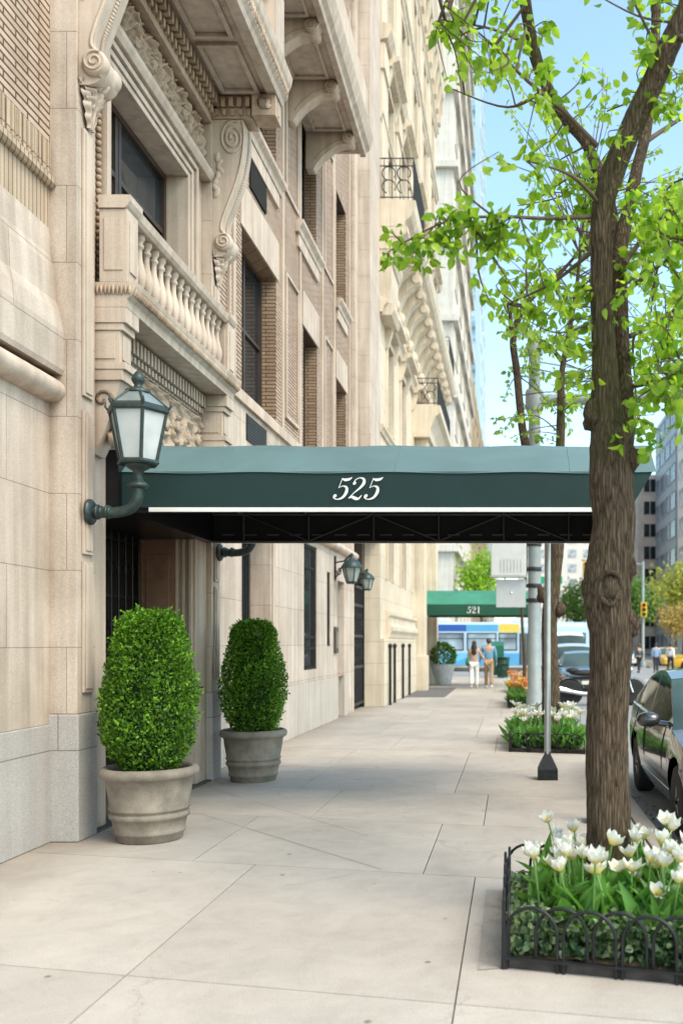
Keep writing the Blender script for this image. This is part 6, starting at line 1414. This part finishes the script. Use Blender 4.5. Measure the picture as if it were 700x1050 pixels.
# ------------------------------------------------------------------ people
def skinned(name, J, E, R, m, parent, lev=2, root=0):
    me = bpy.data.meshes.new(name); keys = list(J); ix = {k: i for i, k in enumerate(keys)}
    me.from_pydata([J[k] for k in keys], [(ix[a], ix[b]) for a, b in E], []); me.materials.append(m)
    o = bpy.data.objects.new(name, me); COL.objects.link(o); o.parent = parent
    o.modifiers.new('skin', 'SKIN'); md = o.modifiers.new('sub', 'SUBSURF'); md.levels = lev; md.render_levels = lev
    if not me.skin_vertices: return o
    for k in keys:
        r = R[k]; sv = me.skin_vertices[0].data[ix[k]]; sv.radius = r if hasattr(r, '__len__') else (r, r)
    me.skin_vertices[0].data[root].use_root = True
    o.modifiers['skin'].use_smooth_shade = True
    return o
SKIN = mat('skin', (.50, .30, .21), .6, 0, .06)
def person(label, loc, rz, hgt, top, trousers, hair, shoes, stride=.16, long_hair=False, arms=None, short_sleeve=False, female=False, cat='person'):
    e = empty('person', label, cat, loc, rz); k = hgt / 1.75; sw = .165 if female else .19
    S = lambda x, y, z: (x * k, y * k, z * k)
    arms = arms or {}
    J = {'pelvis': S(0, 0, .96), 'spine': S(0, .0, 1.14), 'chest': S(0, -.01, 1.34), 'neck': S(0, 0, 1.49), 'throat': S(0, .01, 1.545), 'head': S(0, .02, 1.63), 'crown': S(0, .01, 1.70)}
    E = [('pelvis', 'spine'), ('spine', 'chest'), ('chest', 'neck'), ('neck', 'throat'), ('throat', 'head'), ('head', 'crown')]
    R = {'pelvis': (.145 * k, .105 * k), 'spine': (.125 * k, .09 * k), 'chest': (.15 * k, .105 * k), 'neck': .058 * k, 'throat': .055 * k, 'head': (.078 * k, .10 * k), 'crown': (.06 * k, .07 * k)}
    for s, n in ((-1, 'l'), (1, 'r')):
        st = stride * s
        el = arms.get(n + 'e', (sw * s * 1.28, -.03 - st * .4, 1.13)); wr = arms.get(n + 'w', (sw * s * 1.3, .06 - st * .8, .89))
        J['sh' + n] = S(sw * s, -.01, 1.42); J['el' + n] = S(*el); J['wr' + n] = S(*wr); d = (Vector(J['wr' + n]) - Vector(J['el' + n])).normalized()
        pm = Vector(J['wr' + n]) + d * .075 * k; J['pa' + n] = tuple(pm)
        E += [('chest', 'sh' + n), ('sh' + n, 'el' + n), ('el' + n, 'wr' + n), ('wr' + n, 'pa' + n)]; R['sh' + n] = .058 * k; R['el' + n] = .042 * k; R['wr' + n] = .028 * k; R['pa' + n] = (.036 * k, .02 * k)
        side = d.orthogonal().normalized()
        for q in range(4):
            J['f%s%d' % (n, q)] = tuple(pm + side * (q - 1.5) * .019 * k + d * (.035 if q in (1, 2) else .028) * k); J['g%s%d' % (n, q)] = tuple(pm + side * (q - 1.5) * .021 * k + d * (.085, .095, .09, .072)[q] * k + d.cross(side) * .018)
            E += [('pa' + n, 'f%s%d' % (n, q)), ('f%s%d' % (n, q), 'g%s%d' % (n, q))]; R['f%s%d' % (n, q)] = .009 * k; R['g%s%d' % (n, q)] = .007 * k
        J['t' + n] = tuple(pm - d * .03 * k - side * .05 * k); E.append(('pa' + n, 't' + n)); R['t' + n] = .009 * k
        J['hip' + n] = S(.09 * s, 0, .90); J['kn' + n] = S(.095 * s, st * .55 + .03, .50); lift = .05 if st < 0 else 0; J['an' + n] = S(.095 * s, st * 1.1 - .02, .095 + lift); J['to' + n] = S(.105 * s, st * 1.1 + .13, .035 + lift * .2)
        E += [('pelvis', 'hip' + n), ('hip' + n, 'kn' + n), ('kn' + n, 'an' + n), ('an' + n, 'to' + n)]; R['hip' + n] = .085 * k; R['kn' + n] = .056 * k; R['an' + n] = .038 * k; R['to' + n] = .03 * k
    body = skinned('body', J, E, R, SKIN, e)
    # face
    m = MB()
    for s in (-1, 1): m.blob(S(.032 * s, .115, 1.635), (.012 * k,) * 3)
    m.build('eyes', mat('eye_dark', (.03, .02, .015), .3), e)
    # clothes follow the same skeleton with a little ease
    def sub(names, scale, m_, nm, extra=None):
        JJ = {a: J[a] for a in names}; RR = {a: (tuple(v * scale.get(a, 1.18) for v in R[a]) if hasattr(R[a], '__len__') else R[a] * scale.get(a, 1.18)) for a in names}
        if extra: 
            for a, (p, r) in extra.items(): JJ[a] = p; RR[a] = r
        EE = [q for q in E if q[0] in JJ and q[1] in JJ] + ([('pelvis', 'hem')] if extra and 'hem' in extra else []); return skinned(nm, JJ, EE, RR, m_, e)
    tn = ['chest', 'spine', 'pelvis', 'neck', 'shl', 'shr', 'ell', 'elr'] + ([] if short_sleeve else ['wrl', 'wrr'])
    sub(tn, {'neck': 1.15, 'wrl': 1.35, 'wrr': 1.35, 'ell': 1.3, 'elr': 1.3}, top, 'shirt')
    sub(['pelvis', 'hipl', 'hipr', 'knl', 'knr', 'anl', 'anr'], {'pelvis': 1.1, 'anl': 1.9, 'anr': 1.9, 'knl': 1.32, 'knr': 1.32, 'hipl': 1.14, 'hipr': 1.14}, trousers, 'trousers')
    for n in 'lr':
        m = MB(); a, b = Vector(J['an' + n]), Vector(J['to' + n]); m.blob((a + b) / 2 + Vector((0, 0, -.012)), (.05 * k, .13 * k, .045 * k), 1, .1, 10); m.build('shoe', shoes, e)
    m = MB(); m.blob(S(0, -.005, 1.655), (.092 * k, .108 * k, .105 * k), 3, .12, 14)
    if long_hair: m.blob(S(0, -.06, 1.52), (.11 * k, .07 * k, .17 * k), 5, .25, 12); m.blob(S(0, -.09, 1.36), (.10 * k, .05 * k, .14 * k), 6, .3, 12)
    m.build('hair', hair, e)
    return e
cl = lambda n, c: mat(n, c, .85, 0, .12, 12, .2, 40)
HB, HD = mat('dark_brown_hair', (.018, .010, .007), .5, 0, .3, 30), mat('brown_hair', (.05, .03, .018), .5, 0, .3, 30)
person('woman with long dark hair and white trousers walking away beside the man in blue', (-1.36, 33.0, 0), 0, 1.70, cl('tan_cloth', (.45, .30, .22)), cl('white_cloth', (.80, .79, .76)), HB, cl('pale_shoe', (.6, .55, .5)), .15, True, {'re': (.30, .02, 1.16), 'rw': (.40, .10, 1.02)}, female=True)
person('man in a loose denim blue shirt and khaki trousers walking away beside the woman', (-.84, 33.1, 0), 0, 1.80, cl('denim_cloth', (.13, .30, .44)), cl('khaki_cloth', (.34, .23, .13)), HD, cl('white_shoe', (.75, .74, .72)), -.20, False, {'le': (-.27, .06, 1.14), 'lw': (-.30, .20, 1.0)})
e = empty('shoulder_bag', 'green shoulder bag hanging at the left side of the woman in white trousers', 'bag', (-1.60, 33.0, .82)); m = MB(); m.blob((0, 0, .12), (.07, .13, .15), 3, .15, 12); m.build('pouch', cl('green_cloth', (.04, .18, .07)), e); m = MB(); m.tube([(0, -.1, .2), (.05, -.05, .45), (.08, 0, .6), (.05, .05, .45), (0, .1, .2)], .012, 6); m.build('strap', cl('green_cloth', (.04, .18, .07)), e)
person('pedestrian in dark clothes at the far crossing, leftmost of three', (7.5, 55, -.146), .6, 1.74, cl('charcoal_cloth', (.06, .07, .09)), cl('black_cloth', (.02, .02, .025)), HD, BLK, .1)
person('pedestrian in a light blue shirt and dark trousers at the far crossing, middle of three', (8.45, 54.6, -.146), .1, 1.78, cl('light_blue_cloth', (.22, .36, .58)), cl('navy_cloth', (.03, .035, .06)), HD, BLK, .06)
person('pedestrian in a white top and black trousers at the far crossing, rightmost of three', (9.35, 54.9, -.146), -.5, 1.76, cl('white_cloth', (.80, .79, .76)), cl('black_cloth', (.02, .02, .025)), HB, BLK, .18)
